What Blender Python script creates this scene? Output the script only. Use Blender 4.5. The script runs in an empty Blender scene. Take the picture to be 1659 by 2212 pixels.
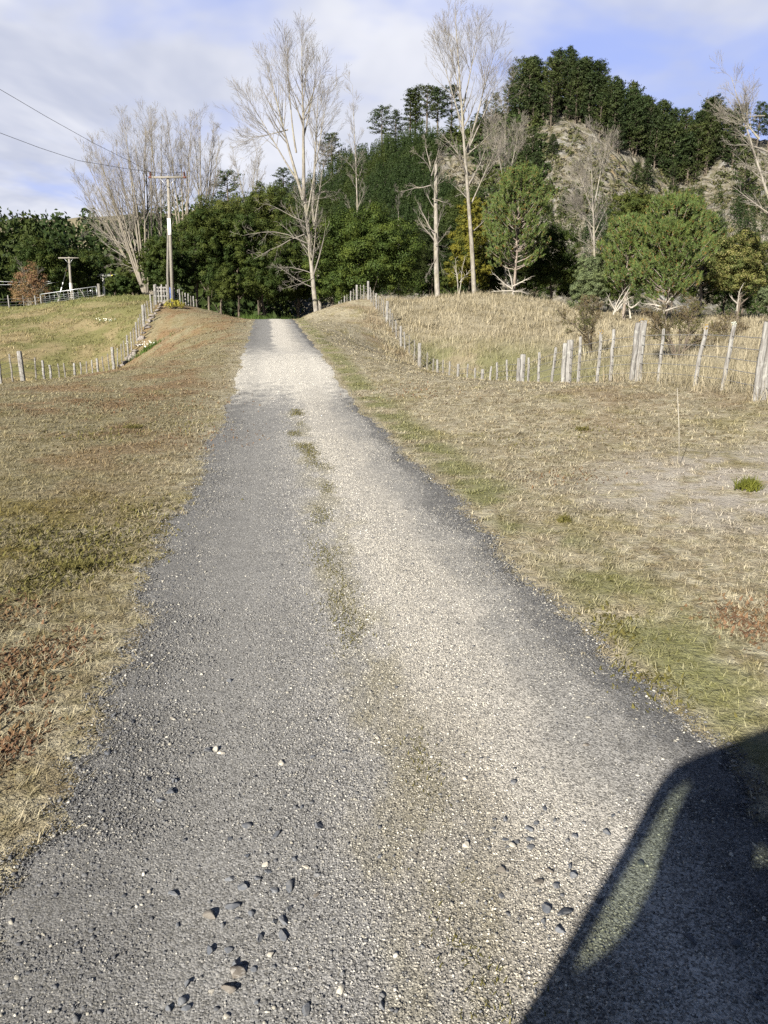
import bpy, math, random
import numpy as np
from mathutils import Vector
SEED = 7
rng = np.random.default_rng(SEED)
R = math.radians
sc = bpy.context.scene
COL = sc.collection
# ------------------------------------------------------------------ camera model
H0, PITCH, FD, CX, CY = 1.8, R(14.9), 1662.3, 829.5, 1106.0   # eye height, downward pitch, focal length
cP, sP = math.cos(PITCH), math.sin(PITCH)
def ray(px, py):
    u = (px-CX)/FD; v = -(py-CY)/FD
    return np.array([u, cP+v*sP, -sP+v*cP])
def P(px, py, Y):
    d = ray(px, py); d = d*(Y/d[1])
    return np.array([d[0], Y, H0+d[2]])
SUN_AZ, SUN_EL = R(27), R(25.0)     # the light travels towards +Y, turned to +X
SD = np.array([math.sin(SUN_AZ)*math.cos(SUN_EL), math.cos(SUN_AZ)*math.cos(SUN_EL), -math.sin(SUN_EL)])
# ------------------------------------------------------------------ terrain
ROADK = 0.147
def road_x(Y): return 0.45-ROADK*Y
_ry = np.array([-400,-20,0,5,9.5,14,18,21,25,30,40,48,53,57,61,66,72,80,95,3000])
_rz = np.array([0,0,0,-.03,-.08,-.15,-.13,.02,.25,.38,.62,.86,.98,.98,.8,.35,-.3,-1.0,-2,-2.5])
def road_z(Y):
    Y = np.asarray(Y, float)
    return (np.interp(Y-1.2,_ry,_rz)+np.interp(Y,_ry,_rz)*2+np.interp(Y+1.2,_ry,_rz))/4
def fence_Y(px, t=7.7): return (t+.45)/((px-CX)/FD+ROADK)
ctrl = []
for px,py,Y in [  # left fence feet, left paddock, right paddock
  (50,817,33),(165,834,40),(215,822,43),(245,802,46),(275,775,48.5),(292,746,50.5),(312,702,55),(330,676,58.5),(352,653,62),(400,660,66),
  (100,745,52),(200,735,54),(0,770,48),(0,700,60),(120,690,62),(230,670,64),(0,672,75),(100,662,80),(215,652,80),(290,642,72),(330,640,74),
  (-150,690,70),(-200,800,45),
  (900,655,66),(1000,638,74),(1100,640,74),(1200,665,70),(1300,690,68),(1450,690,70),(1600,690,72),(1750,690,72),
  (900,690,56),(1000,680,58),(1100,690,55),(1000,740,46),(1100,755,42),(1200,765,38),(1300,770,36),(1300,725,50),(1400,730,44),
  (1500,740,32),(1600,735,30),(1659,740,26),(1780,760,24),(1100,800,34),(1200,800,31)]:
    ctrl.append(P(px,py,Y))
for Y,z in [(20.8,-.3),(24.8,-1.0),(30,-1.9),(34,-1.95),(37.5,-1.95),(42,-1.55),(47,-.8),(53,.8),(58,1.4),(64,2.4)]:
    ctrl.append(np.array([road_x(Y)+7.7,Y,z]))
for X,Y,z in [(6.4,13,.34),(5.7,17.2,.2),(9,10,.5),(14,14,.7),(11,4,.5),(5,5,.12),(3.6,8,.05),(4.6,11,.1),(8,-5,.3),(25,0,.8),
              (-4,4,.03),(-8,8,.05),(-8,14,0),(-10,18,-.12),(-12,22,-.42),(-14,26,-1.05),(-17,29,-1.25),(-5,11,-.04),(-20,10,.2),(-25,25,.2),(-10,-5,.1),(-30,-5,.2),(-45,30,.5),(-60,60,2),(-60,90,2),
              (45,30,1.2),(60,60,1.2),(50,80,1),(-5,82,-1.2),(10,84,1.2),(-20,84,0),(30,90,.6),(-40,90,1.8),(-15,100,-2),(20,105,-1),(60,110,-1),(-60,115,-1),(0,120,-2.2)]:
    ctrl.append(np.array([X,Y,z],float))
for Y,t,z in [(26,6.3,-.6),(30,5.2,-.3),(36,6.2,-.9),(43,6.1,-.6),(47,5.8,.25),(57,6.2,1.9),(58,4,1.75),(58,2.4,1.25),(65,3,1.3),(66,6,2.2),(21,5.2,-.02),(30,3,.25),(40,3,.55),(48,3,.85),
              (26,-5,-.12),(32,-5.5,-.25),(40,-5,.1),(47,-5,.75),(55,-4,1.2),(62,-5,1.6),(64,-8,2.1),(70,-5,.8),(66,-3,.5),(30,-8,-1.3),(34,-8.3,-1.55),(40,-8,-1.35),(27,-8,-.85),(45,-7,-.5),(49,-7.5,-.3),(52,-6.3,.6),(56,-7.5,1.25)]:
    ctrl.append(np.array([road_x(Y)+t,Y,z]))
for Y in range(-5,80,6):
    for t in (-2,2): ctrl.append(np.array([road_x(Y)+t,Y,float(road_z(Y))+.01]))
ctrl = np.array(ctrl)
def _phi(r2): return .5*r2*np.log(r2+1e-9)
def _fit():
    A = ctrl[:,:2]/30; n=len(A)
    K = _phi(((A[:,None]-A[None])**2).sum(-1))+np.eye(n)*.002
    Pm = np.c_[np.ones(n),A]
    M = np.block([[K,Pm],[Pm.T,np.zeros((3,3))]])
    return np.linalg.solve(M,np.r_[ctrl[:,2],0,0,0])
_W = _fit()
def sstep(a,b,x):
    t = np.clip((x-a)/(b-a),0,1); return t*t*(3-2*t)
def _wob(X,Y):
    return (np.sin(X*1.7+Y*.6)*np.sin(Y*1.3-X*.4)*.5+np.sin(X*3.1+1.3)*np.sin(Y*2.7+.4*X)*.3+np.sin(X*.7-Y*.45)*.6)
def _rbf(X,Y):
    out = np.empty(len(X)); A = ctrl[:,:2]/30
    for i in range(0,len(X),20000):
        q = np.c_[X[i:i+20000],Y[i:i+20000]]/30
        K = _phi(((q[:,None]-A[None])**2).sum(-1))
        out[i:i+20000] = K@_W[:-3]+_W[-3]+q@_W[-2:]
    return out
_gx=np.arange(-72,72.1,.4); _gy=np.arange(-12,128.1,.4)
_gX,_gY=np.meshgrid(_gx,_gy); _G=_rbf(_gX.ravel(),_gY.ravel()).reshape(_gX.shape)
def zt(X,Y):
    X = np.atleast_1d(np.asarray(X,float)); Y = np.atleast_1d(np.asarray(Y,float))
    X,Y = np.broadcast_arrays(X,Y); sh = X.shape; X=X.ravel(); Y=Y.ravel()
    u=(np.clip(X,-71,71)+72)/.4; v=(np.clip(Y,-11,127)+12)/.4
    i=u.astype(int); j=v.astype(int); a=u-i; b=v-j
    out=_G[j,i]*(1-a)*(1-b)+_G[j,i+1]*a*(1-b)+_G[j+1,i]*(1-a)*b+_G[j+1,i+1]*a*b
    t = X-road_x(Y)
    out = out+_wob(X,Y)*.035*sstep(1.8,4,np.abs(t))
    w = 1-sstep(1.5,2.6,np.abs(t)); w = w*(1-sstep(68,80,Y))
    out = out*(1-w)+road_z(Y)*w
    far = np.maximum(sstep(95,125,Y),np.maximum(sstep(50,75,np.abs(X)),sstep(8,25,-Y)))
    base = np.where(Y>60,-2.3,.2)
    return (out*(1-far)+base*far).reshape(sh)
def z1(X,Y): return float(zt(X,Y)[0])
# hill: ridge line seen over the valley, cliff on its near face
RY = 250.0
_rp = np.array([P(px,py,RY) for px,py in [(-400,640),(0,625),(330,560),(450,490),(560,425),(650,380),(750,328),(830,318),(900,292),(1000,272),(1100,222),(1200,200),(1300,212),(1400,238),(1480,262),(1545,257),(1620,268),(1720,275),(1850,310),(2150,430),(2600,560)]])
def hz(X,Y):
    X = np.asarray(X,float); Y=np.asarray(Y,float)
    r = sum(np.interp(X+o,_rp[:,0],_rp[:,2]) for o in (-5,0,5))/3
    s = (Y-150+7*np.sin(X*.05)+4*np.sin(X*.13+1))/100
    g = np.interp(s,[0,.25,.42,.52,.66,.78,1,1.5,2.6],[0,.07,.26,.46,.64,.80,1,1.0,.3])
    n = np.sin(X*.21+Y*.11)*np.sin(Y*.17-X*.07)+.6*np.sin(X*.47+2)*np.sin(Y*.39+X*.13)
    return np.maximum(r,0)*g+n*1.1*sstep(.05,.4,s)-2.6
def Hh(X,Y):
    z = zt(X,Y); return np.where(np.asarray(Y)>135,np.maximum(z,hz(X,Y)),z)
def hit(px,py,y0=1.0,y1=330.0):
    d = ray(px,py)
    ys = np.concatenate([np.linspace(y0,20,160),np.linspace(20.2,90,250),np.linspace(91,y1,240)])
    ys = ys[ys>=y0]
    X = d[0]/d[1]*ys; Z = H0+d[2]/d[1]*ys
    g = Hh(X,ys); b = np.nonzero(Z<=g)[0]
    if len(b)==0: return None
    i = b[0]
    if i==0: return np.array([X[0],ys[0],g[0]])
    e0=Z[i-1]-g[i-1]; e1=g[i]-Z[i]; f=e0/(e0+e1+1e-9); y=ys[i-1]+(ys[i]-ys[i-1])*f; x=d[0]/d[1]*y
    return np.array([x,y,float(Hh(x,y).ravel()[0])])
# ------------------------------------------------------------------ mesh helpers
def mesh(name, V, F, mat, parent=None, smooth=False):
    V = np.ascontiguousarray(V,np.float32); me = bpy.data.meshes.new(name)
    F = F if isinstance(F,list) else [F]
    F = [np.asarray(f,np.int32) for f in F if len(f)]
    me.vertices.add(len(V)); me.vertices.foreach_set('co',V.ravel())
    nl = sum(f.size for f in F); nf = sum(len(f) for f in F)
    me.loops.add(nl); me.loops.foreach_set('vertex_index',np.concatenate([f.ravel() for f in F]))
    st = []; k = 0
    for f in F:
        st.append(k+np.arange(len(f))*f.shape[1]); k += f.size
    me.polygons.add(nf); me.polygons.foreach_set('loop_start',np.concatenate(st).astype(np.int32))
    if smooth: me.polygons.foreach_set('use_smooth',np.ones(nf,bool))
    me.update(calc_edges=True); me.validate()
    if mat: me.materials.append(mat)
    o = bpy.data.objects.new(name,me); COL.objects.link(o)
    if parent is not None: o.parent = parent
    return o
def tag(o,label=None,cat=None,group=None,kind=None):
    if label: o['label']=label
    if cat: o['category']=cat
    if group: o['group']=group
    if kind: o['kind']=kind
    return o
def empty(name,loc,rz=0):
    o = bpy.data.objects.new(name,None); COL.objects.link(o); o.location=[float(v) for v in loc]; o.rotation_euler=(0,0,rz); o.empty_display_size=.3
    return o
def tubes(segs,k=5):
    """segs: (n,8) p0 p1 r0 r1 -> verts, quads"""
    S = np.asarray(segs,float); p0=S[:,:3]; p1=S[:,3:6]; r0=S[:,6]; r1=S[:,7]
    d = p1-p0; L = np.linalg.norm(d,axis=1,keepdims=True)+1e-9; d=d/L
    a = np.where(np.abs(d[:,2:3])>.9,np.array([[1.,0,0]]),np.array([[0,0,1.]]))
    u = np.cross(d,a); u/=np.linalg.norm(u,axis=1,keepdims=True); v=np.cross(d,u)
    ang = np.arange(k)*2*np.pi/k
    ring = u[:,None]*np.cos(ang)[None,:,None]+v[:,None]*np.sin(ang)[None,:,None]
    A = p0[:,None]+ring*r0[:,None,None]; B = p1[:,None]+ring*r1[:,None,None]
    V = np.concatenate([A,B],1).reshape(-1,3)
    i = np.arange(k); j=(i+1)%k
    q = np.stack([i,j,j+k,i+k],1)
    F = (q[None]+(np.arange(len(S))*2*k)[:,None,None]).reshape(-1,4)
    return V,F
def join(parts):
    Vs=[];Fs={};n=0
    for V,F in parts:
        V=np.asarray(V,float)
        for f in (F if isinstance(F,list) else [F]):
            f=np.asarray(f,int)
            if len(f): Fs.setdefault(f.shape[1],[]).append(f+n)
        Vs.append(V); n+=len(V)
    return np.concatenate(Vs),[np.concatenate(f) for f in Fs.values()]
def box(c,s,rz=0,bev=0,taper=1.0):
    x,y,z = [v/2 for v in s]
    V = np.array([[-x,-y,-z],[x,-y,-z],[x,y,-z],[-x,y,-z],[-x*taper,-y*taper,z],[x*taper,-y*taper,z],[x*taper,y*taper,z],[-x*taper,y*taper,z]])
    cr,sr = math.cos(rz),math.sin(rz)
    V = np.c_[V[:,0]*cr-V[:,1]*sr,V[:,0]*sr+V[:,1]*cr,V[:,2]]+np.asarray(c,float)
    F = np.array([[0,3,2,1],[4,5,6,7],[0,1,5,4],[1,2,6,5],[2,3,7,6],[3,0,4,7]])
    return V,F
def polytube(pts,r,k=6):
    pts=np.asarray(pts,float); n=len(pts); r=np.broadcast_to(np.asarray(r,float),(n,))
    t=np.gradient(pts,axis=0); t/=np.linalg.norm(t,axis=1,keepdims=True)+1e-9
    a=np.where(np.abs(t[:,2:3])>.9,np.array([[1.,0,0]]),np.array([[0,0,1.]]))
    u=np.cross(t,a); u/=np.linalg.norm(u,axis=1,keepdims=True); v=np.cross(t,u)
    ang=np.arange(k)*2*np.pi/k
    V=(pts[:,None]+(u[:,None]*np.cos(ang)[None,:,None]+v[:,None]*np.sin(ang)[None,:,None])*r[:,None,None]).reshape(-1,3)
    i=np.arange(k);j=(i+1)%k
    q=np.stack([i,j,j+k,i+k],1); F=(q[None]+(np.arange(n-1)*k)[:,None,None]).reshape(-1,4)
    caps=np.array([list(range(k))[::-1],list(range((n-1)*k,n*k))])
    return V,[F,caps] if k!=4 else [np.concatenate([F,caps])]
def lathe(prof,k=16,c=(0,0,0)):
    prof=np.asarray(prof,float); n=len(prof); ang=np.arange(k)*2*np.pi/k
    V=np.stack([prof[:,0:1]*np.cos(ang),prof[:,0:1]*np.sin(ang),np.repeat(prof[:,1:2],k,1)],-1).reshape(-1,3)+np.asarray(c)
    i=np.arange(k);j=(i+1)%k; q=np.stack([i,j,j+k,i+k],1)
    return V,(q[None]+(np.arange(n-1)*k)[:,None,None]).reshape(-1,4)
ICO_V=None
def _ico():
    p=(1+5**.5)/2
    V=np.array([[-1,p,0],[1,p,0],[-1,-p,0],[1,-p,0],[0,-1,p],[0,1,p],[0,-1,-p],[0,1,-p],[p,0,-1],[p,0,1],[-p,0,-1],[-p,0,1]],float); V/=np.linalg.norm(V[0])
    F=np.array([[0,11,5],[0,5,1],[0,1,7],[0,7,10],[0,10,11],[1,5,9],[5,11,4],[11,10,2],[10,7,6],[7,1,8],[3,9,4],[3,4,2],[3,2,6],[3,6,8],[3,8,9],[4,9,5],[2,4,11],[6,2,10],[8,6,7],[9,8,1]])
    return V,F
ICO_V,ICO_F=_ico()
OCT_V=np.array([[1,0,0],[0,1,0],[-1,0,0],[0,-1,0],[0,0,1],[0,0,-1.]]); OCT_F=np.array([[0,1,4],[1,2,4],[2,3,4],[3,0,4],[1,0,5],[2,1,5],[3,2,5],[0,3,5]])
def subdiv(V,F):
    V=list(map(tuple,V)); c={}; out=[]
    def m(a,b):
        k=(min(a,b),max(a,b))
        if k not in c:
            p=np.array(V[a])+np.array(V[b]); p/=np.linalg.norm(p); c[k]=len(V); V.append(tuple(p))
        return c[k]
    for a,b,d in F:
        x,y,z=m(a,b),m(b,d),m(d,a); out+=[[a,x,z],[x,b,y],[z,y,d],[x,y,z]]
    return np.array(V),np.array(out)
ICO2=subdiv(ICO_V,ICO_F); ICO3=subdiv(*ICO2)
def rotz(n,a):
    M=np.zeros((n,3,3)); c,s=np.cos(a),np.sin(a); M[:,0,0]=c;M[:,0,1]=-s;M[:,1,0]=s;M[:,1,1]=c;M[:,2,2]=1
    return M
def rotrand(n,tilt=.4):
    a=rng.uniform(0,2*np.pi,n); M=rotz(n,a)
    b=rng.normal(0,tilt,n); T=np.zeros((n,3,3)); T[:,0,0]=1;T[:,1,1]=np.cos(b);T[:,1,2]=-np.sin(b);T[:,2,1]=np.sin(b);T[:,2,2]=np.cos(b)
    return M@T
def scatter(BV,BF,pos,scale,M,jit=0.0):
    n=len(pos); V=np.repeat(BV[None],n,0)
    if jit: V=V*(1+rng.uniform(-jit,jit,(n,len(BV),1)))
    V=V*scale[:,None,:]; V=np.einsum('nij,nkj->nki',M,V)+pos[:,None]
    F=(BF[None]+(np.arange(n)*len(BV))[:,None,None]).reshape(-1,BF.shape[1])
    return V.reshape(-1,3),F
# ------------------------------------------------------------------ material helpers
class NT:
    def __init__(s,nt): s.t=nt; s.n=nt.nodes; s.l=nt.links
    def inp(s,sock,v):
        if v is None: return
        if isinstance(v,bpy.types.NodeSocket): s.l.new(v,sock)
        else:
            if sock.type=='RGBA' and len(v)==3: v=(*v,1)
            sock.default_value=v
    def new(s,typ,**kw):
        o=s.n.new(typ)
        for k,v in kw.items(): setattr(o,k,v)
        return o
    def math(s,op,a,b=0.0,c=None,clamp=False):
        o=s.new('ShaderNodeMath',operation=op,use_clamp=clamp); s.inp(o.inputs[0],a); s.inp(o.inputs[1],b)
        if c is not None: s.inp(o.inputs[2],c)
        return o.outputs[0]
    def noise(s,vec,scale,detail=3,rough=.55,dist=0):
        o=s.new('ShaderNodeTexNoise'); s.inp(o.inputs['Vector'],vec); o.inputs['Scale'].default_value=scale; o.inputs['Detail'].default_value=detail; o.inputs['Roughness'].default_value=rough; o.inputs['Distortion'].default_value=dist
        return o.outputs['Fac']
    def voro(s,vec,scale,feat='F1',out='Distance',rand=1):
        o=s.new('ShaderNodeTexVoronoi',feature=feat); s.inp(o.inputs['Vector'],vec); o.inputs['Scale'].default_value=scale; o.inputs['Randomness'].default_value=rand
        return o.outputs[out]
    def sm(s,a,b,x):
        o=s.new('ShaderNodeMapRange',interpolation_type='SMOOTHSTEP'); s.inp(o.inputs[0],x); s.inp(o.inputs[1],a); s.inp(o.inputs[2],b); return o.outputs[0]
    def mix(s,f,a,b,mode='MIX'):
        o=s.new('ShaderNodeMix',data_type='RGBA',blend_type=mode); s.inp(o.inputs[0],f); s.inp(o.inputs[6],a); s.inp(o.inputs[7],b); return o.outputs[2]
    def geo(s): return s.new('ShaderNodeNewGeometry')
    def pos(s): return s.geo().outputs['Position']
    def isl(s): return s.geo().outputs['Random Per Island']
    def sep(s,v):
        o=s.new('ShaderNodeSeparateXYZ'); s.inp(o.inputs[0],v); return o.outputs
    def comb(s,x,y,z):
        o=s.new('ShaderNodeCombineXYZ')
        for i,v in enumerate((x,y,z)): s.inp(o.inputs[i],v)
        return o.outputs[0]
    def scale(s,v,sc):
        o=s.new('ShaderNodeVectorMath',operation='MULTIPLY'); s.inp(o.inputs[0],v); o.inputs[1].default_value=sc; return o.outputs[0]
    def bright(s,c,f):
        o=s.new('ShaderNodeVectorMath',operation='SCALE'); s.inp(o.inputs[0],c); s.inp(o.inputs['Scale'],f); return o.outputs[0]
    def bump(s,h,strength=.5,dist=.02):
        o=s.new('ShaderNodeBump'); s.inp(o.inputs['Height'],h); o.inputs['Strength'].default_value=strength; o.inputs['Distance'].default_value=dist; return o.outputs[0]
def M(name,fn):
    m=bpy.data.materials.new(name); m.use_nodes=True; t=NT(m.node_tree); b=t.n['Principled BSDF']
    b.inputs['Roughness'].default_value=.85; b.inputs['Specular IOR Level'].default_value=.2
    fn(t,b); return m
def leafmat(name,c1,c2,c3,nscale=.6,trans=.25,c4=None):
    """leaf colour varies leaf by leaf and clump by clump"""
    m=bpy.data.materials.new(name); m.use_nodes=True; t=NT(m.node_tree); t.n.remove(t.n['Principled BSDF'])
    out=t.n['Material Output']
    r=t.isl(); c=t.mix(r,c1,c2); n=t.noise(t.pos(),nscale,2)
    c=t.mix(t.sm(.42,.66,n),c,c3)
    if c4: c=t.mix(t.sm(.9,.92,r),c,c4)
    d=t.new('ShaderNodeBsdfPrincipled'); t.inp(d.inputs['Base Color'],c); d.inputs['Roughness'].default_value=.6; d.inputs['Specular IOR Level'].default_value=.1
    tr=t.new('ShaderNodeBsdfTranslucent'); t.inp(tr.inputs[0],c)
    mx=t.new('ShaderNodeMixShader'); mx.inputs[0].default_value=trans
    t.l.new(d.outputs[0],mx.inputs[1]); t.l.new(tr.outputs[0],mx.inputs[2]); t.l.new(mx.outputs[0],out.inputs[0])
    return m
def plain(name,c1,c2,scale=8,rough=.8,metal=0,stretch=(1,1,1),bump=0):
    def f(t,b):
        p=t.scale(t.pos(),stretch); n=t.noise(p,scale,4)
        t.inp(b.inputs['Base Color'],t.mix(t.sm(.3,.7,n),c1,c2)); b.inputs['Roughness'].default_value=rough; b.inputs['Metallic'].default_value=metal
        if bump: t.inp(b.inputs['Normal'],t.bump(n,bump,.01))
    return M(name,f)
# ---- lawn / paddock colours from world position
def lawn_color(t):
    p=t.pos(); x,y,z=t.sep(p)
    tt=t.math('ADD',t.math('SUBTRACT',x,.45),t.math('MULTIPLY',y,ROADK))
    c=t.mix(t.sm(.35,.65,t.noise(p,1.3,4)),(.295,.256,.178),(.225,.19,.122))
    c=t.mix(t.sm(.45,.62,t.noise(p,5,3)),c,(.35,.315,.225))
    c=t.mix(t.math('MULTIPLY',t.sm(.5,.62,t.noise(p,9,3)),.5),c,(.16,.142,.065))
    c=t.mix(t.math('MULTIPLY',t.sm(.52,.64,t.noise(t.scale(p,(1.1,.9,1)),15,3)),.55),c,(.33,.30,.225))
    c=t.mix(t.math('MULTIPLY',t.sm(.56,.66,t.noise(t.scale(p,(.9,1.1,1)),6,4)),.5),c,(.135,.095,.048))
    # olive and green patches
    c=t.mix(t.math('MULTIPLY',t.sm(.52,.68,t.noise(t.scale(p,(1,.6,1)),.8,4,.6)),.55),c,(.19,.165,.06))
    c=t.bright(c,t.math('ADD',.08,t.math('ADD',t.math('MULTIPLY',t.noise(t.scale(p,(1,.75,1)),2.2,5,.65),.95),t.math('MULTIPLY',t.noise(t.scale(p,(1,.8,1)),13,3,.6),.88))))  # uneven tone, with shaded gaps between tufts painted into its contrast
    # left lawn is more olive and carries moss cushions near the camera
    left=t.sm(-1.0,-2.6,tt)
    c=t.mix(t.math('MULTIPLY',left,.6),c,(.155,.132,.062))
    mossm=t.math('MULTIPLY',t.math('MULTIPLY',left,t.sm(.43,.55,t.noise(t.scale(p,(1.2,.8,1)),.9,5,.65))),t.sm(9.5,6,y))
    c=t.mix(t.math('MULTIPLY',mossm,.85),c,(.125,.098,.018))
    # reddish-brown dock and sorrel patches
    red=t.sm(.47,.59,t.noise(t.scale(p,(.55,.38,1)),.9,4,.65))
    reg=t.math('MAXIMUM',t.math('MULTIPLY',left,t.math('MAXIMUM',t.sm(4,13,y),t.math('MULTIPLY',t.sm(5,3.4,y),.9))),t.math('MULTIPLY',t.sm(3,6,tt),.55))
    c=t.mix(t.math('MULTIPLY',t.math('MULTIPLY',red,reg),.62),c,(.175,.105,.055))
    band=t.math('MULTIPLY',t.sm(-1.6,-3,tt),t.math('MULTIPLY',t.sm(36,45,y),t.sm(62,50,y)))
    c=t.mix(t.math('MULTIPLY',t.math('MULTIPLY',band,t.sm(.38,.6,t.noise(t.scale(p,(1,.25,1)),1.1,4))),.5),c,(.20,.125,.06))
    # green strip along the right road edge
    g=t.math('MULTIPLY',t.sm(1.35,1.6,tt),t.sm(2.35,1.8,tt))
    g=t.math('MULTIPLY',g,t.sm(.36,.56,t.noise(p,1.1,3)))
    c=t.mix(t.math('MULTIPLY',g,.7),c,(.135,.145,.045))
    # pale worn soil on the right bank
    d=t.new('ShaderNodeVectorMath',operation='DISTANCE'); t.inp(d.inputs[0],p); d.inputs[1].default_value=(4.1,7.6,.05)
    w=t.math('MULTIPLY',t.sm(3.1,.9,d.outputs['Value']),t.sm(.36,.56,t.noise(p,2.6,4)))
    c=t.mix(t.math('MULTIPLY',w,.7),c,(.36,.33,.295))
    # paddocks past the fences: left greener, right straw
    lp=t.sm(-8.2,-10.5,tt); farp=t.sm(26,34,y); lp=t.math('MULTIPLY',lp,farp)
    cl=t.mix(t.sm(.42,.58,t.noise(t.scale(p,(1,.7,1)),.33,5,.6)),(.235,.19,.10),(.15,.142,.055))
    cl=t.mix(t.math('MULTIPLY',t.sm(64,72,y),.55),cl,(.125,.145,.04))
    c=t.mix(lp,c,cl)
    rp=t.sm(7.4,8.6,tt)
    cr=t.mix(t.sm(.4,.62,t.noise(p,.45,4)),(.275,.24,.165),(.22,.187,.118))
    gr=t.math('MULTIPLY',t.sm(.4,-.9,z),t.sm(.30,.50,t.noise(p,.35,4)))
    cr=t.mix(t.math('MULTIPLY',gr,.8),cr,(.14,.142,.06))
    c=t.mix(rp,c,cr)
    return c
def road_color(t,rand=None):
    p=t.pos(); x,y,z=t.sep(p)
    tt=t.math('ADD',t.math('SUBTRACT',x,.45),t.math('MULTIPLY',y,ROADK))
    n1=t.noise(t.scale(p,(1,.5,1)),1.6,4,.6); n2=t.noise(t.scale(p,(1,.6,1)),5,3)
    w=t.math('ADD',tt,t.math('ADD',t.math('MULTIPLY',t.math('SUBTRACT',n1,.5),.8),t.math('MULTIPLY',t.math('SUBTRACT',n2,.5),.35)))
    dark=(.098,.097,.097); pale=(.36,.338,.298); grey=(.24,.232,.22)
    far=t.sm(8,15,y)
    c=t.mix(t.sm(-1.2,-.8,w),dark,(.165,.162,.157)); c=t.mix(t.sm(-.55,.05,w),c,grey)
    c=t.mix(t.sm(-.1,.35,w),c,pale)
    c=t.mix(t.sm(.6,.95,w),c,(.21,.203,.19)); c=t.mix(t.sm(1.0,1.22,w),c,(.10,.099,.098))
    # mossy brown crown between the wheel tracks
    mo=t.math('MULTIPLY',t.sm(-.26,-.02,w),t.sm(.28,.08,w))
    mo=t.math('MULTIPLY',mo,t.sm(.40,.56,t.noise(t.scale(p,(1.5,.6,1)),1.8,4,.65)))
    mo=t.math('MULTIPLY',mo,t.sm(17,11,y))
    c=t.mix(t.math('MULTIPLY',mo,.42),c,(.165,.142,.06))
    # brown soil showing near the camera
    so=t.math('MULTIPLY',t.sm(4.5,2.5,y),t.math('MULTIPLY',t.sm(-.25,.1,w),t.sm(.5,.25,w)))
    c=t.mix(t.math('MULTIPLY',so,.35),c,(.14,.118,.078))
    # clay washed pale over the dip
    yy=t.math('ADD',y,t.math('MULTIPLY',t.math('SUBTRACT',n2,.5),11))
    cl=t.math('MULTIPLY',t.sm(15,20.5,yy),t.sm(31,23,yy))
    c=t.mix(t.math('MULTIPLY',cl,.85),c,(.47,.445,.395))
    fc=t.math('MULTIPLY',t.sm(26,30,y),t.math('MULTIPLY',t.sm(-.35,-.15,w),t.sm(.75,.35,w)))
    c=t.mix(t.math('MULTIPLY',fc,.85),c,(.47,.44,.385))
    return c,tt
def mk_ground(t,b):
    c=lawn_color(t); p=t.pos()
    n=t.noise(p,22,4,.7)
    c=t.bright(c,t.math('ADD',.5,t.math('MULTIPLY',n,.85)))
    t.inp(b.inputs['Base Color'],c); t.inp(b.inputs['Normal'],t.bump(n,.8,.05))
MAT_GROUND=M('ground',mk_ground)
def mk_road(t,b):
    c,tt=road_color(t); p=t.pos()
    f=t.noise(p,160,3,.7); v=t.voro(p,150,out='Distance'); vc=t.voro(p,150,out='Color'); vx=t.sep(vc)[0]
    c=t.bright(c,t.math('ADD',.28,t.math('MULTIPLY',vx,1.3)))
    c=t.mix(t.math('MULTIPLY',t.sm(.5,.72,f),.55),c,(.38,.355,.30))
    c=t.mix(t.math('MULTIPLY',t.sm(-.3,-.9,tt),.2),c,(.24,.23,.205))
    y=t.sep(p)[1]; n=t.noise(t.scale(p,(1,.8,1)),11,4,.65)
    c=t.bright(c,t.math('ADD',.72,t.math('MULTIPLY',n,.5)))
    t.inp(b.inputs['Base Color'],c)
    h=t.math('ADD',t.math('MULTIPLY',v,-.6),t.math('MULTIPLY',f,.4))
    t.inp(b.inputs['Normal'],t.bump(h,.6,.005))
MAT_ROAD=M('road gravel',mk_road)
def mk_pebble(t,b):
    c,tt=road_color(t); r=t.isl()
    r2=t.math('FRACT',t.math('MULTIPLY',r,37.7))
    pale=t.math('ADD',.38,t.math('MULTIPLY',t.math('MULTIPLY',t.sm(-.55,.15,tt),t.sm(1.1,.7,tt)),.6))
    c=t.mix(t.math('MULTIPLY',t.sm(.6,.9,r),pale),c,(.43,.405,.345))
    c=t.mix(t.math('MULTIPLY',t.sm(.5,.15,r2),.75),c,(.072,.072,.075))
    c=t.bright(c,t.math('ADD',.5,t.math('MULTIPLY',t.math('FRACT',t.math('MULTIPLY',r,91.1)),1.0)))
    t.inp(b.inputs['Base Color'],c)
MAT_PEBBLE=M('loose gravel',mk_pebble)
def mk_chip(t,b):
    r=t.isl(); r2=t.math('FRACT',t.math('MULTIPLY',r,71.3))
    c=t.mix(r2,(.058,.060,.066),(.135,.135,.135)); c=t.mix(t.sm(.74,.78,r),c,(.24,.225,.19)); c=t.mix(t.sm(.93,.95,r),c,(.40,.38,.33))
    t.inp(b.inputs['Base Color'],c); t.inp(b.inputs['Normal'],t.bump(t.noise(t.pos(),260,3),.5,.002))
MAT_CHIP=M('slate chips',mk_chip)
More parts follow.
